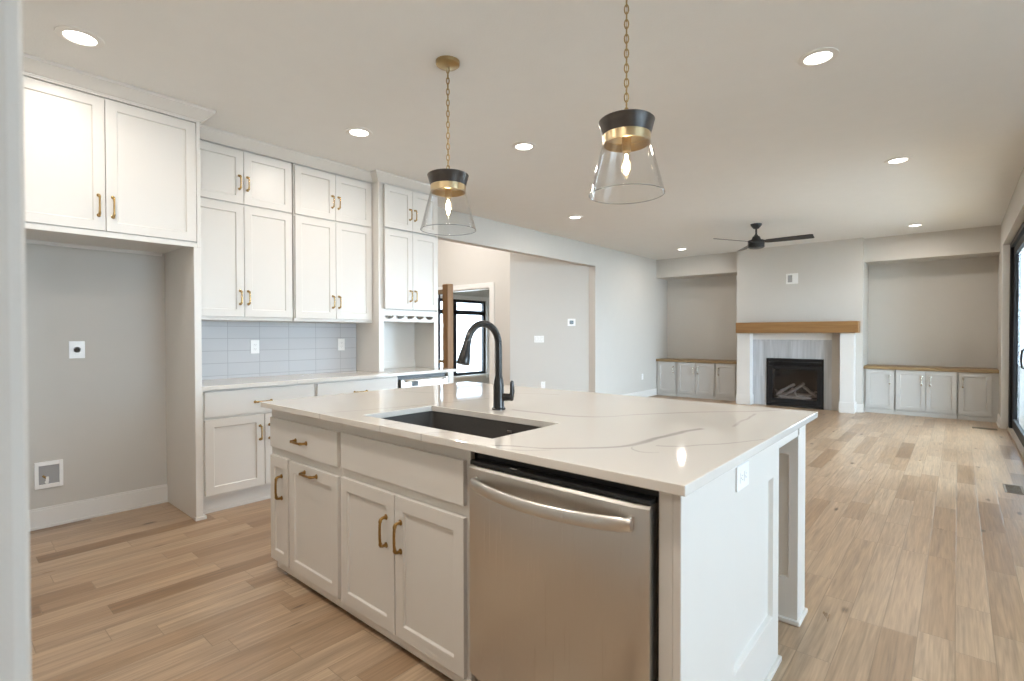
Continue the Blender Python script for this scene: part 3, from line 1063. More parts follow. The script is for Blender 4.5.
def upper(y0, y1, split, label, gaps):
    o = empty('wall_cabinet', label, 'wall cabinet', ((XB + XU) / 2, (y0 + y1) / 2, 1.39), 'white wall cabinets above the backsplash')
    MB().box(XB + 0.001, XU - 0.019, y0, y1, 1.39, 2.74).build('cabinet_box', 'cabinet_paint', o, bevel=0.002)
    a, b = gaps
    z1, z2, z3 = 1.418, 2.293, 2.722
    for z0, zt, zh in ((z1, z2, 1.57), (z2 + 0.016, z3, 2.473)):
        front_x(o, XU - 0.019, a, split - 0.002, z0, zt, (split - 0.033, zh))
        front_x(o, XU - 0.019, split + 0.002, b, z0, zt, (split + 0.028, zh))
    return o


upper(1.268, 2.078, 1.684, 'white four-door wall cabinet next to the tall fridge side panel', (1.286, 2.072))
upper(2.092, 2.869, 2.478, 'white four-door wall cabinet next to the tall hutch', (2.100, 2.853))
struct(crown(None, XU, 1.268, 2.868, False, False, None, 'trim_6'))

# tall hutch that stands on the worktop
XT = -4.180
YT0, YT1 = 2.870, 3.610
o = empty('hutch_cabinet', 'white hutch on the counter with wine rack rail and open cubby', 'cabinet', ((XB + XT) / 2, (YT0 + YT1) / 2, 0.916))
MB().box(XB, XT, YT0, YT0 + 0.019, 0.916, 2.74).build('side_panel', 'cabinet_paint', o, bevel=0.0015)
MB().box(XB, XT, YT1 - 0.019, YT1, 0.916, 2.74).build('side_panel', 'cabinet_paint', o, bevel=0.0015)
m = MB().box(XB, XT - 0.019, YT0 + 0.019, YT1 - 0.019, 1.51, 2.74)
m.build('cabinet_box', 'cabinet_paint', o)
MB().box(XB, XB + 0.012, YT0 + 0.019, YT1 - 0.019, 0.916, 1.51).box(XB + 0.012, XB + 0.024, YT0 + 0.019, YT1 - 0.019, 0.916, 0.99).build('back_panel', 'cabinet_paint', o)
MB().box(XT - 0.019, XT, YT0 + 0.019, YT0 + 0.055, 0.916, 1.46).box(XT - 0.019, XT, YT1 - 0.055, YT1 - 0.019, 0.916, 1.46).box(XT - 0.019, XT, YT0 + 0.019, YT1 - 0.019, 1.46, 1.515).build('face_frame', 'cabinet_paint', o, bevel=0.001)
for xr in (XT - 0.019, XT - 0.26):
    m = MB()
    ya, yb, zt, zb = YT0 + 0.055, YT1 - 0.055, 1.462, 1.405
    step = (yb - ya) / 5
    poly = [(ya, zb), (yb, zb), (yb, zt)]
    for k in range(4, -1, -1):
        cyk = ya + step * (k + 0.5)
        for j in range(9):
            a = j / 8 * PI
            poly.append((cyk + 0.050 * math.cos(a), zt - 0.036 * math.sin(a)))
    poly.append((ya, zt))
    m.prism(poly, xr, xr + 0.019, 'x').build('wine_rack', 'cabinet_paint', o)
MB().box(XT - 0.241, XT - 0.019, YT0 + 0.055, YT1 - 0.055, 1.400, 1.405).build('rack_shade_board', 'cabinet_paint', o)  # board added to close the rack so its cut-outs stay dark
sp = 3.262
for z0, zt, zh in ((1.525, 2.296, 1.66), (2.312, 2.722, 2.475)):
    front_x(o, XT, YT0 + 0.06, sp - 0.002, z0, zt, (sp - 0.033, zh))
    front_x(o, XT, sp + 0.002, YT1 - 0.02, z0, zt, (sp + 0.028, zh))
crown(o, XT, YT0, YT1, True, True, XB)

# ------------------------------------------------------------------ base cabinets along the wall
XC = -3.96
XD = -3.990      # plane of the door fronts


def base_unit(y0, y1, label, fr, split):
    o = empty('base_cabinet', label, 'base cabinet', (-4.29, (y0 + y1) / 2, 0), 'white base cabinets under the back worktop')
    xb = XD - 0.019
    MB().box(XB + 0.002, xb, y0, y1, 0.11, 0.885).build('cabinet_box', 'cabinet_paint', o, bevel=0.001)
    MB().box(XB + 0.016, -4.05, y0, y1, 0, 0.11).box(-4.05, -4.038, y0, y1, 0, 0.02).build('toe_kick', 'cabinet_paint', o)
    a, b = fr
    front_x(o, xb, a, b, 0.690, 0.872, (split - 0.01, 0.772), 'h', slab=True, name='drawer', hl=0.12)
    front_x(o, xb, a, split - 0.003, 0.135, 0.672, (split - 0.035, 0.535))
    front_x(o, xb, split + 0.003, b, 0.135, 0.672, (split + 0.035, 0.535))


base_unit(1.268, 2.126, 'white base cabinet beside the empty fridge space', (1.300, 2.112), 1.712)
base_unit(2.128, 2.955, 'white base cabinet half hidden by the island, left of the beverage cooler', (2.140, 2.945), 2.555)
# beverage cooler
o = empty('beverage_cooler', 'stainless under-counter beverage cooler at the far end of the back worktop', 'beverage cooler', (-4.29, 3.270, 0))
MB().box(XB + 0.02, -4.02, 2.965, 3.570, 0.01, 0.88).build('cooler_body', 'black_plastic', o)
m = MB()
for y0, y1, z0, z1 in ((2.975, 3.035, 0.11, 0.845), (3.502, 3.562, 0.11, 0.845), (3.035, 3.502, 0.11, 0.18), (3.035, 3.502, 0.745, 0.845)):
    m.box(-4.02, -3.975, y0, y1, z0, z1)
dr = m.build('door', 'stainless', o, bevel=0.004)
MB().box(-4.0, -3.985, 3.030, 3.508, 0.175, 0.75).build('door_glass', 'smoked_glass', dr)
MB().box(-3.976, -3.9725, 3.100, 3.175, 0.775, 0.825).build('display', 'black_plastic', dr)
MB().tube([(-3.975, 3.020, 0.83), (-3.945, 3.030, 0.832), (-3.935, 3.100, 0.834), (-3.932, 3.270, 0.834), (-3.935, 3.440, 0.834), (-3.945, 3.505, 0.832), (-3.975, 3.515, 0.83)], 0.010, 10).build('handle', 'stainless', dr, smooth=True)
MB().box(-4.02, -4.0, 2.975, 3.562, 0.01, 0.10).build('vent_grille', 'black_plastic', o)
o = MB().box(XB + 0.002, XD, 3.580, 3.655, 0, 0.885).build('cabinet_end_panel', 'cabinet_paint', bevel=0.002)
tag(o, 'white panel closing the end of the back worktop after the beverage cooler', 'cabinet panel')
NOSHIFT[0] = True
o = MB().box(XB + 0.0085, XC, 1.2675, 3.668, 0.886, 0.915).build('countertop', 'perimeter_quartz', bevel=0.002)
NOSHIFT[0] = False
tag(o, 'long pale quartz worktop along the wall under the backsplash', 'countertop')

# ------------------------------------------------------------------ island
IY = 1.235            # plane of the drawer and door fronts (look -y)
IB = IY + 0.019


def front_y(parent, x0, x1, z0, z1, hc=None, hdir='v', slab=False, name='door', hl=0.13, st=0.052):
    m = MB()
    if slab:
        m.box(x0, x1, IY, IB, z0, z1)
    else:
        m.panel('y-', IB, x0, x1, z0, z1, 0.019, (st, st, 0.057, 0.057))
    d = m.build(name, 'cabinet_paint', parent, bevel=0.002)
    if hc:
        handle(d, (hc[0], IY + 0.0015, hc[1]), (0, 0, 1) if hdir == 'v' else (1, 0, 0), (0, -1, 0), hl, 'dark_brass', 0.0062)
    return d


def island_box(o, x0, x1, hollow=False):
    if hollow:
        # open inside so that the basin can hang in it
        MB().box(x0, x1, IB, 1.275, 0.062, 0.887).box(x0, x0 + 0.018, 1.275, 1.85, 0.062, 0.60).box(x1 - 0.018, x1, 1.275, 1.85, 0.062, 0.60).box(x0 + 0.018, x1 - 0.018, 1.275, 1.85, 0.062, 0.08).build('cabinet_box', 'cabinet_paint', o, bevel=0.0015)
    else:
        MB().box(x0, x1, IB, 1.85, 0.062, 0.887).build('cabinet_box', 'cabinet_paint', o, bevel=0.0015)
    MB().box(max(x0, -2.76), x1, IB - 0.008, IB + 0.02, 0.028, 0.062).box(max(x0, -2.76), x1, IB + 0.06, 1.80, 0.0, 0.062).build('toe_kick', 'cabinet_paint', o, bevel=0.0015)


o = empty('island_drawer_cabinet', 'left end island cabinet with one drawer over narrow and wide pull-out doors', 'base cabinet', (-2.47, 1.55, 0))
island_box(o, -2.835, -2.117)
front_y(o, -2.815, -2.131, 0.672, 0.832, (-2.47, 0.742), 'h', True, 'drawer', 0.108)
front_y(o, -2.815, -2.618, 0.066, 0.628, (-2.684, 0.474), st=0.048, hl=0.115)
front_y(o, -2.598, -2.131, 0.066, 0.628, (-2.375, 0.596), 'h', hl=0.115)

o = empty('island_sink_cabinet', 'island sink cabinet with plain false drawer front over two doors', 'base cabinet', (-1.69, 1.55, 0))
island_box(o, -2.115, -1.282, True)
front_y(o, -2.098, -1.300, 0.676, 0.836, None, 'h', True, 'drawer_front')
front_y(o, -2.102, -1.703, 0.066, 0.634, (-1.756, 0.476), hl=0.115)
front_y(o, -1.697, -1.300, 0.066, 0.634, (-1.690 + 0.03, 0.476), hl=0.115)

# end panel, apron, legs and back of the island
EX = -0.522
o = empty('kitchen_island', 'white panelled right end of the island with apron and square rear leg', 'island', (-1.6, 2.0, 0))
m = MB().panel('x+', EX - 0.022, 1.248, 2.180, 0.0, 0.887, 0.022, (0.415, 0.078, 0.205, 0.15), 0.017, 0.005)
m.box(-0.582, EX - 0.022, 1.248, 2.180, 0.0, 0.887)
e = m.build('end_panel', 'cabinet_paint', o, bevel=0.002)
MB().box(EX, EX + 0.012, 1.248, 2.192, 0, 0.020).box(-0.582, EX + 0.012, 2.18, 2.192, 0, 0.020).build('shoe_molding', 'cabinet_paint', e, bevel=0.003)
MB().box(-0.61, EX, 2.180, 2.50, 0.832, 0.887).box(-2.70, -0.56, 2.60, 2.62, 0.80, 0.887).build('apron', 'cabinet_paint', o, bevel=0.002)
MB().box(-2.835, -0.582, 2.16, 2.18, 0.0, 0.887).build('back_panel', 'cabinet_paint', o, bevel=0.002)
for x0, x1 in ((-0.662, EX), (-2.835, -2.695)):
    y0, y1 = 2.50, 2.64
    m = MB()
    m.panel('y-', y0 + 0.02, x0, x1, 0, 0.832 if x0 > -1 else 0.887, 0.02, (0.036, 0.036, 0.20, 0.085), 0.010, 0.004)
    m.panel('x+', x1 - 0.02, y0 + 0.02, y1, 0, 0.887, 0.02, (0.03, 0.045, 0.02, 0.02), 0.0005, 0.0005)
    m.box(x0, x1 - 0.02, y0 + 0.02, y1, 0, 0.887)
    g = m.build('leg', 'cabinet_paint', o, bevel=0.0015)
    m = MB()
    m.prism([(x0 - 0.012, y0 - 0.012), (x1 + 0.012, y0 - 0.012), (x1 + 0.012, y1 + 0.012), (x0 - 0.012, y1 + 0.012)], 0, 0.022, 'z')
    m.build('shoe_molding', 'cabinet_paint', g, bevel=0.006)

# island worktop with a cut-out for the sink
SX0, SX1, SY0, SY1 = -2.020, -1.222, 1.300, 1.700
m = MB()
bm = m.bm
xs = [-2.840, SX0, SX1, -0.490]
ys = [1.195, SY0, SY1, 2.732]
Z0, Z1 = 0.8875, 0.915
for z, flip in ((Z0, True), (Z1, False)):
    g = [[bm.verts.new((x, y, z)) for y in ys] for x in xs]
    for i in range(3):
        for j in range(3):
            if i == 1 and j == 1:
                continue
            bm.faces.new((g[i][j], g[i + 1][j], g[i + 1][j + 1], g[i][j + 1]))
    if z == Z0:
        gb = g
    else:
        gt = g
for i in range(3):
    bm.faces.new((gb[i][0], gb[i + 1][0], gt[i + 1][0], gt[i][0]))
    bm.faces.new((gb[i][3], gb[i + 1][3], gt[i + 1][3], gt[i][3]))
    bm.faces.new((gb[0][i], gb[0][i + 1], gt[0][i + 1], gt[0][i]))
    bm.faces.new((gb[3][i], gb[3][i + 1], gt[3][i + 1], gt[3][i]))
for a, b in (((1, 1), (2, 1)), ((2, 1), (2, 2)), ((2, 2), (1, 2)), ((1, 2), (1, 1))):
    bm.faces.new((gb[a[0]][a[1]], gb[b[0]][b[1]], gt[b[0]][b[1]], gt[a[0]][a[1]]))
NOSHIFT[0] = True
o = m.build('island_countertop', 'island_quartz', bevel=0.0025)
NOSHIFT[0] = False
tag(o, 'large pale quartz island top with grey veins and a sink cut-out', 'countertop')

# sink
o = empty('kitchen_sink', 'black undermount composite sink set in the island top', 'sink', ((SX0 + SX1) / 2, (SY0 + SY1) / 2, 0.65))
m = MB()
bm = m.bm
ix0, ix1, iy0, iy1, zb, zt = SX0 - 0.004, SX1 + 0.004, SY0 - 0.004, SY1 + 0.004, 0.665, 0.8865


def rrect(x0, x1, y0, y1, r, z, n=6):
    out = []
    for cx, cy, a0 in ((x1 - r, y1 - r, 0), (x0 + r, y1 - r, 90), (x0 + r, y0 + r, 180), (x1 - r, y0 + r, 270)):
        for k in range(n + 1):
            a = math.radians(a0 + 90 * k / n)
            out.append((cx + r * math.cos(a), cy + r * math.sin(a), z))
    return out


loops = [rrect(ix0 - 0.012, ix1 + 0.012, iy0 - 0.012, iy1 + 0.012, 0.03, zt), rrect(ix0, ix1, iy0, iy1, 0.02, zt), rrect(ix0 + 0.006, ix1 - 0.006, iy0 + 0.006, iy1 - 0.006, 0.022, zb + 0.02),
         rrect(ix0 + 0.022, ix1 - 0.022, iy0 + 0.022, iy1 - 0.022, 0.02, zb), rrect(-1.67, -1.55, 1.43, 1.55, 0.055, zb - 0.004)]
vl = [[bm.verts.new(p) for p in lp] for lp in loops]
for A, B in zip(vl, vl[1:]):
    n = len(A)
    for k in range(n):
        bm.faces.new((A[k], A[(k + 1) % n], B[(k + 1) % n], B[k]))
bm.faces.new(vl[-1])
b = m.build('basin', 'sink_black', o, smooth=True, auto=50)
sd = b.modifiers.new('thickness', 'SOLIDIFY')
sd.thickness = 0.006
sd.offset = 0 - 1
MB().lathe([(0, 0.664), (0.035, 0.664), (0.05, 0.667), (0.055, 0.664), (0.055, 0.660), (0, 0.660)], (-1.61, 1.49, 0), 28).build('drain', 'nickel', o, smooth=True, auto=40)
MB().box(-1.505, -1.475, SY1 - 0.0045, SY1 - 0.0025, 0.842, 0.853).build('badge', 'silver', o, bevel=0.0008)

# faucet
QX, QY = -1.672, 1.825
o = empty('kitchen_faucet', 'tall matte black gooseneck faucet standing behind the island sink', 'faucet', (QX, QY, 0.915))
MB().lathe([(0, 0.915), (0.033, 0.915), (0.033, 0.921), (0.028, 0.924), (0.0265, 0.93), (0.026, 0.99), (0.0255, 1.03), (0.022, 1.055), (0.0175, 1.075), (0, 1.075)], (QX, QY, 0), 32).build('faucet_body', 'faucet_black', o, smooth=True, auto=40)
pts = [(QX, QY, 1.06), (QX, QY, 1.14), (QX, QY, 1.20)]
R = 0.105
for i in range(1, 17):
    a = PI * i / 16 * 0.94
    pts.append((QX, QY - R + R * math.cos(a), 1.222 + R * 1.0 * math.sin(a)))
d_ = Vector(pts[-1]) - Vector(pts[-2])
d_.normalize()
e1 = Vector(pts[-1])
MB().tube(pts, 0.0165, 18).build('spout', 'faucet_black', o, smooth=True, auto=50)
sh = [e1 + d_ * s for s in (-0.004, 0.0, 0.02, 0.065, 0.098, 0.104)]
hd = MB().tube(sh, [0.0170, 0.0180, 0.0195, 0.0270, 0.0310, 0.028], 22).build('spray_head', 'faucet_black', o, smooth=True, auto=45)
MB().lathe([(0, 0), (0.020, 0), (0.020, 0.002), (0, 0.002)], e1 + d_ * 0.103, 20, d_).build('spray_face', 'socket_grey', hd)
bt = e1 + d_ * 0.05
MB().box(bt.x - 0.006, bt.x + 0.006, bt.y + 0.016, bt.y + 0.026, bt.z - 0.018, bt.z + 0.012).build('spray_button', 'nickel', hd, bevel=0.003)
# side lever
ld = Vector((0.9, 0.42, 0)).normalized()
c0 = Vector((QX, QY, 0.975))
lv = MB().tube([c0, c0 + ld * 0.035, c0 + ld * 0.066], [0.018, 0.018, 0.0165], 18).build('lever_hub', 'faucet_black', o, smooth=True, auto=45)
e0 = c0 + ld * 0.064
MB().tube([e0 + Vector((0, 0, -0.016)), e0 + Vector((0, 0, 0.0)), e0 + ld * 0.004 + Vector((0, 0, 0.03)), e0 + ld * 0.002 + Vector((0, 0, 0.075)), e0 - ld * 0.001 + Vector((0, 0, 0.078))], [0.010, 0.014, 0.013, 0.010, 0.006], 14, flat=0.75).build('lever', 'faucet_black', lv, smooth=True, auto=45)

# dishwasher
o = empty('dishwasher', 'stainless steel dishwasher with curved bar handle set in the island', 'dishwasher', (-0.92, 1.55, 0))
DX0, DX1 = -1.262, -0.574
MB().box(DX0 + 0.012, -0.584, 1.262, 1.280, 0.05, 0.868).box(-1.185, -0.584, 1.280, 1.83, 0.05, 0.868).build('tub', 'black_plastic', o)
# door: gently bowed steel skin
m = MB()
bm = m.bm
nx = 14
DF = 1.212
rows = []
zs = [0.115, 0.13, 0.78, 0.826, 0.834]
for iz, z in enumerate(zs):
    row = []
    for i in range(nx + 1):
        s = i / nx
        x = DX0 + 0.008 + (DX1 - 0.020 - DX0 - 0.008) * s
        y = DF - 0.004 * math.sin(PI * s) + (0.006 if iz in (0, len(zs) - 1) else 0) + (0.008 if i in (0, nx) else 0)
        row.append(bm.verts.new((x, y, z)))
    rows.append(row)
for A, B in zip(rows, rows[1:]):
    for i in range(nx):
        bm.faces.new((A[i], A[i + 1], B[i + 1], B[i]))
back = [bm.verts.new((x, 1.262, z)) for x, z in ((DX0 + 0.008, zs[0]), (DX1 - 0.020, zs[0]), (DX1 - 0.020, zs[-1]), (DX0 + 0.008, zs[-1]))]
bm.faces.new([rows[0][i] for i in range(nx, -1, -1)] + [back[0], back[1]])
bm.faces.new([rows[-1][i] for i in range(nx + 1)] + [back[2], back[3]])
bm.faces.new([r[0] for r in rows] + [back[3], back[0]])
bm.faces.new([r[-1] for r in reversed(rows)] + [back[1], back[2]])
bm.faces.new(back)
dr = m.build('door', 'stainless', o, smooth=True, auto=30)
m = MB().box(DX0 + 0.008, DX1 - 0.020, 1.222, 1.262, 0.8345, 0.850)
dt = m.build('control_strip', 'black_plastic', o, bevel=0.003)
MB().box(-1.075, -1.045, 1.226, 1.238, 0.850, 0.8525).build('indicator', 'silver', dt)
# curved bar handle
hp, hr = [], []
for i in range(23):
    s = i / 22
    x = -1.218 + (0.582) * s
    y = DF - 0.004 - 0.010 - 0.050 * math.sin(PI * s) ** 0.8
    hp.append((x, y, 0.783 - 0.006 * math.sin(PI * s)))
    hr.append(0.0105 if 0 < i < 22 else 0.009)
MB().tube(hp, hr, 20, flat=1.95).build('handle', 'stainless', dr, smooth=True, auto=50)
for xx in (-1.212, -0.642):
    MB().box(xx - 0.006, xx + 0.006, DF - 0.016, DF + 0.004, 0.764, 0.802).build('handle_mount', 'stainless', dr, bevel=0.003)
MB().box(DX0 + 0.008, DX1 - 0.02, 1.30, 1.32, 0.0, 0.105).build('toe_plate', 'black_plastic', o)

# ------------------------------------------------------------------ outlets, switches, small wall things


def plate(name, label, cat, axis, plane, a, z, w, h, kind, group=None):
    """axis 'x+','y-','x-': way the plate looks; a = centre along the wall"""
    s = {'x+': 1, 'x-': -1, 'y-': -1, 'y+': 1}[axis]

    def B(m, a0, a1, n0, n1, z0, z1):
        if axis[0] == 'x':
            m.box(plane + s * n0, plane + s * n1, a0, a1, z0, z1)
        else:
            m.box(a0, a1, plane + s * n0, plane + s * n1, z0, z1)
        return m
    loc = (plane, a, z - h / 2) if axis[0] == 'x' else (a, plane, z - h / 2)
    o = empty(name, label, cat, loc, group)
    pl = B(MB(), a - w / 2, a + w / 2, 0, 0.006, z - h / 2, z + h / 2).build('cover_plate', 'white_plastic', o, bevel=0.002)
    if kind == 'duplex':
        for dz in (-0.019, 0.019):
            r = B(MB(), a - 0.017, a + 0.017, 0.006, 0.0085, z + dz - 0.014, z + dz + 0.014).build('socket', 'white_plastic', o, bevel=0.003)
            m = MB()
            for da in (-0.0065, 0.0065):
                B(m, a + da - 0.0012, a + da + 0.0012, 0.0085, 0.0089, z + dz - 0.003, z + dz + 0.006)
            B(m, a - 0.002, a + 0.002, 0.0085, 0.0089, z + dz - 0.010, z + dz - 0.006)
            m.build('slots', 'socket_grey', r)
    elif kind == 'side':
        for da_ in (-0.019, 0.019):
            r = B(MB(), a + da_ - 0.014, a + da_ + 0.014, 0.006, 0.0085, z - 0.017, z + 0.017).build('socket', 'white_plastic', o, bevel=0.003)
            m = MB()
            for dz in (-0.0065, 0.0065):
                B(m, a + da_ - 0.003, a + da_ + 0.006, 0.0085, 0.0089, z + dz - 0.0012, z + dz + 0.0012)
            B(m, a + da_ - 0.010, a + da_ - 0.006, 0.0085, 0.0089, z - 0.002, z + 0.002)
            m.build('slots', 'socket_grey', r)
    elif kind == 'triple':
        for da_ in (-0.046, 0, 0.046):
            B(MB(), a + da_ - 0.016, a + da_ + 0.016, 0.006, 0.010, z - 0.032, z + 0.032).build('rocker', 'white_plastic', o, bevel=0.002)
            B(MB(), a + da_ - 0.0175, a + da_ + 0.0175, 0.006, 0.0066, z - 0.034, z + 0.034).build('rocker_gap', 'socket_grey', o)
    elif kind == 'thermostat':
        B(MB(), a - w * 0.24, a + w * 0.24, 0.006, 0.018, z - h * 0.25, z + h * 0.25).build('screen', 'screen_grey', o, bevel=0.003)
    elif kind == 'fridge':
        n = Vector((s, 0, 0))
        MB().lathe([(0, 0.006), (0.026, 0.006), (0.026, 0.009), (0.020, 0.009), (0.018, 0.006), (0, 0.006)], (plane, a, z), 24, n).build('round_socket', 'white_plastic', o, smooth=True, auto=40)
        m = MB()
        B(m, a - 0.008, a - 0.005, 0.006, 0.010, z - 0.004, z + 0.008)
        B(m, a + 0.005, a + 0.008, 0.006, 0.010, z - 0.004, z + 0.008)
        m.build('slots', 'socket_grey', o)
    elif kind == 'media':
        m = B(MB(), a - w * 0.34, a + w * 0.02, 0.006, 0.0075, z - h * 0.34, z + h * 0.34)
        m.build('recess_panel', 'socket_grey', o)
        B(MB(), a + w * 0.1, a + w * 0.34, 0.006, 0.010, z + 0.01, z + h * 0.33).build('socket', 'white_plastic', o, bevel=0.002)
        B(MB(), a + w * 0.1, a + w * 0.34, 0.006, 0.010, z - h * 0.33, z - 0.01).build('socket', 'white_plastic', o, bevel=0.002)
    return o


plate('wall_outlet', 'white outlet on the bare back wall of the fridge space', 'outlet', 'x+', XB, 0.699, 1.175, 0.085, 0.118, 'fridge')
plate('wall_outlet', 'left of the two white outlets on the grey tile backsplash', 'outlet', 'x+', XB + 0.008, 1.878, 1.172, 0.072, 0.116, 'duplex')
plate('wall_outlet', 'right of the two white outlets on the tile backsplash, nearer the hutch', 'outlet', 'x+', XB + 0.008, 2.695, 1.178, 0.072, 0.116, 'duplex')
plate('island_outlet', 'white outlet on the panelled end of the island under the worktop', 'outlet', 'x+', EX, 1.722, 0.822, 0.118, 0.078, 'side')
for nm, lab, cat, (px, py), z, w_, h_, kind in (
        ('light_switch', 'white triple light switch plate on the grey hall wall', 'light switch', (-5.511, 7.057), 1.187, 0.168, 0.116, 'triple'),
        ('thermostat', 'small square white thermostat with grey screen on the hall wall', 'thermostat', (-5.107, 7.461), 1.48, 0.138, 0.122, 'thermostat'),
        ('wall_outlet', 'low white outlet on hall wall just above the island top', 'outlet', (-5.462, 7.106), 0.388, 0.075, 0.116, 'duplex')):
    o = plate(nm, lab, cat, 'y-', 0, 0, z, w_, h_, kind)
    o.location.x, o.location.y = px, py
    o.rotation_euler.z = PI / 4
plate('wall_outlet', 'low white outlet on the living room left wall before the built-ins', 'outlet', 'x+', XL, 9.44, 0.42, 0.072, 0.116, 'duplex')
plate('media_outlet', 'square white media outlet high on the chimney wall above the mantel', 'outlet', 'y-', CY, -2.185, 2.23, 0.19, 0.18, 'media')

# recessed water box for the refrigerator
o = empty('water_supply_box', 'recessed white water supply box low on the fridge space wall', 'wall box', (XB, 0.547, 0.268))
m = MB()
y0, y1, z0, z1 = 0.475, 0.618, 0.262, 0.437
for a in ((y0, y0 + 0.02, z0, z1), (y1 - 0.02, y1, z0, z1), (y0 + 0.02, y1 - 0.02, z0, z0 + 0.025), (y0 + 0.02, y1 - 0.02, z1 - 0.025, z1)):
    m.box(XB, XB + 0.016, *a)
m.build('box_frame', 'white_plastic', o, bevel=0.002)
MB().box(XB, XB + 0.003, y0 + 0.02, y1 - 0.02, z0 + 0.025, z1 - 0.025).build('box_back', 'socket_grey', o)
MB().tube([(XB + 0.003, 0.535, 0.30), (XB + 0.014, 0.535, 0.30)], 0.010, 12).box(XB + 0.003, XB + 0.015, 0.530, 0.545, 0.305, 0.335).build('valve', 'white_plastic', o)
MB().tube([(XB + 0.008, 0.515, 0.345), (XB + 0.008, 0.535, 0.325)], 0.006, 8).build('valve_handle', 'brass', o)

# floor registers
for (x0, x1, y0, y1, lab) in ((0.292, 0.412, 5.70, 6.00, 'bronze floor register in the planks near the sliding door'),
                              (0.15, 0.40, 9.27, 9.39, 'bronze floor register in front of the right built-in cabinets')):
    o = empty('floor_register', lab, 'floor vent', ((x0 + x1) / 2, (y0 + y1) / 2, 0))
    MB().box(x0, x1, y0, y0 + 0.015, 0, 0.004).box(x0, x1, y1 - 0.015, y1, 0, 0.004).box(x0, x0 + 0.015, y0 + 0.015, y1 - 0.015, 0, 0.004).box(x1 - 0.015, x1, y0 + 0.015, y1 - 0.015, 0, 0.004).build('register_frame', 'bronze_vent', o, bevel=0.001)
    MB().box(x0 + 0.015, x1 - 0.015, y0 + 0.015, y1 - 0.015, 0, 0.001).build('duct_opening', 'black_plastic', o)
    m = MB()
    if y1 - y0 > x1 - x0:
        k = y0 + 0.024
        while k < y1 - 0.02:
            m.box(x0 + 0.015, x1 - 0.015, k, k + 0.006, 0.001, 0.0035)
            k += 0.014
    else:
        k = x0 + 0.024
        while k < x1 - 0.02:
            m.box(k, k + 0.006, y0 + 0.015, y1 - 0.015, 0.001, 0.0035)
            k += 0.014
    m.build('louvers', 'bronze_vent', o)

# ------------------------------------------------------------------ fireplace
LF = 9.735
o = empty('fireplace_surround', 'white fireplace surround with two legs and grey stone tile', 'fireplace surround', (-2.14, 9.85, 0))
for x0, x1 in ((-3.035, -2.815), (-1.440, -1.250)):
    g = MB().box(x0, x1, LF, CY - 0.001, 0, 1.285).build('leg', 'trim_paint', o, bevel=0.002)
    MB().box(x0 - 0.013, x1 + 0.013, LF - 0.013, CY - 0.001, 0, 0.17).build('plinth', 'trim_paint', g, bevel=0.003)
NOSHIFT[0] = True
MB().box(-2.815, -1.582, CY - 0.012, CY - 0.001, 0.845, 1.17).box(-2.815, -2.585, CY - 0.012, CY - 0.001, 0, 0.845).box(-1.692, -1.582, CY - 0.012, CY - 0.001, 0, 0.845).build('stone_tile', 'hearth_tile', o)
NOSHIFT[0] = False
MB().box(-2.815, -1.582, CY - 0.022, CY - 0.001, 1.17, 1.285).build('header_board', 'trim_paint', o, bevel=0.002)
NOSHIFT[0] = True
o = MB().box(-3.040, -1.190, 9.67, CY - 0.001, 1.288, 1.475).build('mantel_beam', 'mantel_wood', bevel=0.004)
NOSHIFT[0] = False
tag(o, 'thick honey-coloured wood mantel beam across the fireplace', 'mantel')

o = empty('gas_fireplace', 'black framed gas fireplace insert with pale ceramic logs behind glass', 'fireplace', (-2.14, 9.9, 0))
gx0, gx1 = -2.583, -1.694
GF = CY - 0.028
m = MB()
m.box(gx0, gx0 + 0.035, GF, CY - 0.012, 0, 0.843).box(gx1 - 0.035, gx1, GF, CY - 0.012, 0, 0.843).box(gx0 + 0.035, gx1 - 0.035, GF, CY - 0.012, 0.785, 0.843).box(gx0 + 0.035, gx1 - 0.035, GF, CY - 0.012, 0, 0.05)
m.build('outer_frame', 'black_metal', o, bevel=0.002)
m = MB()
for k in range(4):
    z = 0.725 + k * 0.015
    m.prism([(GF + 0.004, z), (GF + 0.012, z), (GF + 0.004, z + 0.010)], gx0 + 0.035, gx1 - 0.035, 'x')
m.build('louver', 'black_metal', o)
m = MB()
for a in ((gx0 + 0.04, gx0 + 0.10, 0.055, 0.715), (gx1 - 0.10, gx1 - 0.04, 0.055, 0.715), (gx0 + 0.10, gx1 - 0.10, 0.655, 0.715), (gx0 + 0.10, gx1 - 0.10, 0.055, 0.14)):
    m.box(a[0], a[1], GF + 0.002, GF + 0.022, a[2], a[3])
m.build('door_frame', 'black_metal', o, bevel=0.003)
MB().box(gx0 + 0.09, gx1 - 0.09, GF + 0.014, GF + 0.018, 0.13, 0.665).build('glass_front', 'smoked_glass', o)
m = MB()
fb = 10.30
# firebox: five thin walls set into the chimney
m.box(gx0 + 0.03, gx1 - 0.03, fb, fb + 0.01, 0.04, 0.78).box(gx0 + 0.03, gx0 + 0.04, CY - 0.012, fb, 0.04, 0.78).box(gx1 - 0.04, gx1 - 0.03, CY - 0.012, fb, 0.04, 0.78)
m.box(gx0 + 0.04, gx1 - 0.04, CY - 0.012, fb, 0.04, 0.05).box(gx0 + 0.04, gx1 - 0.04, CY - 0.012, fb, 0.77, 0.78)
m.build('firebox', 'firebox_dark', o)
rnd = random.Random(3)


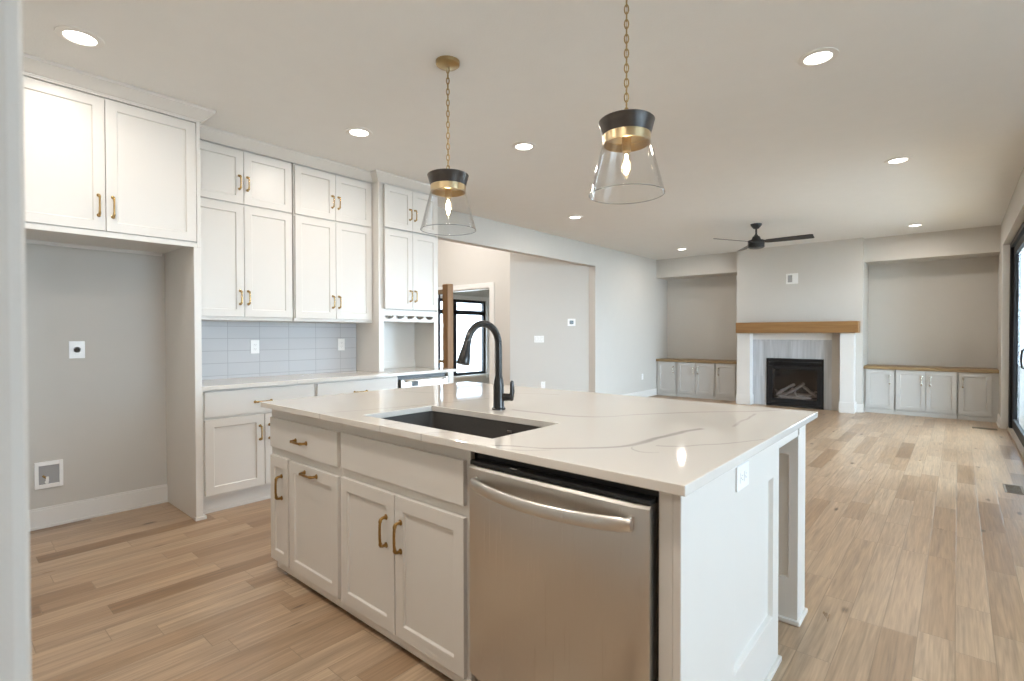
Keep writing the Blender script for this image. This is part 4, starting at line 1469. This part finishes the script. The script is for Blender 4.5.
def log(p0, p1, r):
    p0, p1 = Vector(p0), Vector(p1)
    pts, rad = [], []
    for i in range(7):
        s = i / 6
        pts.append(p0.lerp(p1, s) + Vector((rnd.uniform(-.008, .008), rnd.uniform(-.008, .008), rnd.uniform(-.008, .008))))
        rad.append(r * rnd.uniform(0.8, 1.15) * (1 if 0 < i < 6 else 0.8))
    MB().tube(pts, rad, 9).build('log', 'log_ash', o, smooth=True, auto=50)


log((-2.47, 10.12, 0.19), (-1.80, 10.16, 0.19), 0.036)
log((-2.42, 10.02, 0.17), (-1.90, 10.00, 0.165), 0.03)
log((-2.44, 10.03, 0.20), (-2.20, 10.17, 0.37), 0.028)
log((-2.30, 10.02, 0.19), (-2.03, 10.16, 0.40), 0.028)
log((-1.82, 10.02, 0.19), (-2.06, 10.17, 0.36), 0.028)
log((-2.1, 10.0, 0.18), (-2.22, 10.15, 0.30), 0.022)
log((-2.36, 10.05, 0.16), (-2.50, 10.15, 0.26), 0.022)
log((-1.95, 10.0, 0.18), (-1.84, 10.12, 0.27), 0.022)
MB().box(gx0 + 0.12, gx1 - 0.12, 9.96, 10.22, 0.05, 0.14).build('ember_bed', 'log_ash', o, bevel=0.02)

# ------------------------------------------------------------------ built-in cabinets beside the fireplace
KY = 10.06


def builtin(x0, x1, doors, label):
    o = empty('builtin_cabinet', label, 'cabinet', ((x0 + x1) / 2, 10.3, 0), 'low built-in cabinets beside the fireplace')
    MB().box(x0 + 0.002, x1 - 0.002, KY + 0.026, YW - 0.002, 0.0, 0.702).build('cabinet_box', 'builtin_paint', o)
    MB().box(x0, x1, KY + 0.008, KY + 0.019, 0.0, 0.062).build('base_strip', 'builtin_paint', o, bevel=0.002)
    for a, b, hx in doors:
        d = MB().panel('y-', KY + 0.019, a, b, 0.078, 0.692, 0.019, (0.055,) * 4).build('door', 'builtin_paint', o, bevel=0.0015)
        handle(d, (hx, KY + 0.0015, 0.545), (0, 0, 1), (0, -1, 0), 0.125, 'nickel', 0.008)


builtin(XL + 0.001, -4.318, [(-4.716, -4.338, -4.385)], 'single-door built-in cabinet in the left niche, against the living room wall')
builtin(-4.316, -3.546, [(-4.295, -3.932, -3.975), (-3.926, -3.564, -3.88)], 'double-door built-in cabinet in the middle of the left niche')
builtin(-3.544, CX0 - 0.001, [(-3.526, -3.172, -3.48)], 'single-door built-in cabinet in the left niche, next to the chimney')
builtin(CX1 + 0.001, -0.75, [(-1.126, -0.762, -0.815)], 'single-door built-in cabinet in the right niche, next to the chimney')
builtin(-0.748, 0.0, [(-0.735, -0.372, -0.42), (-0.366, -0.012, -0.318)], 'double-door built-in cabinet in the middle of the right niche')
builtin(0.002, XR - 0.001, [(0.012, 0.372, 0.058)], 'single-door built-in cabinet in the right niche, next to sliding door wall')
NOSHIFT[0] = True
for x0, x1, lab in ((XL + 0.001, CX0 - 0.001, 'wood top over the left built-in cabinets'), (CX1 - 0.0 + 0.001, XR - 0.001, 'wood top over the right built-in cabinets')):
    tag(MB().box(x0, x1, KY - 0.012, YW, 0.703, 0.752).build('wood_top', 'top_wood', bevel=0.003), lab, 'cabinet top')
NOSHIFT[0] = False

# ------------------------------------------------------------------ stair newel and railing in the foyer
o = empty('stair_railing', 'square wooden newel post with a rail and black balusters by the hall', 'railing', (-5.0, 4.47, 0))
m = MB().box(-5.045, -4.945, 4.43, 4.53, 0, 1.915)
m.prism([(-5.045, 4.43), (-4.945, 4.43), (-4.945, 4.53), (-5.045, 4.53)], 1.915, 1.925, 'z')
m.build('newel_post', 'newel_wood', o, bevel=0.006)
MB().box(-6.4, -5.045, 4.45, 4.51, 1.80, 1.86).build('handrail', 'top_wood', o, bevel=0.008)
MB().box(-6.4, -5.045, 4.455, 4.505, 0.90, 0.94).build('bottom_rail', 'top_wood', o, bevel=0.004)
for k in range(9):
    x = -5.16 - k * 0.125
    MB().box(x - 0.008, x + 0.008, 4.472, 4.488, 0.94, 1.80).build('baluster', 'black_metal', o)
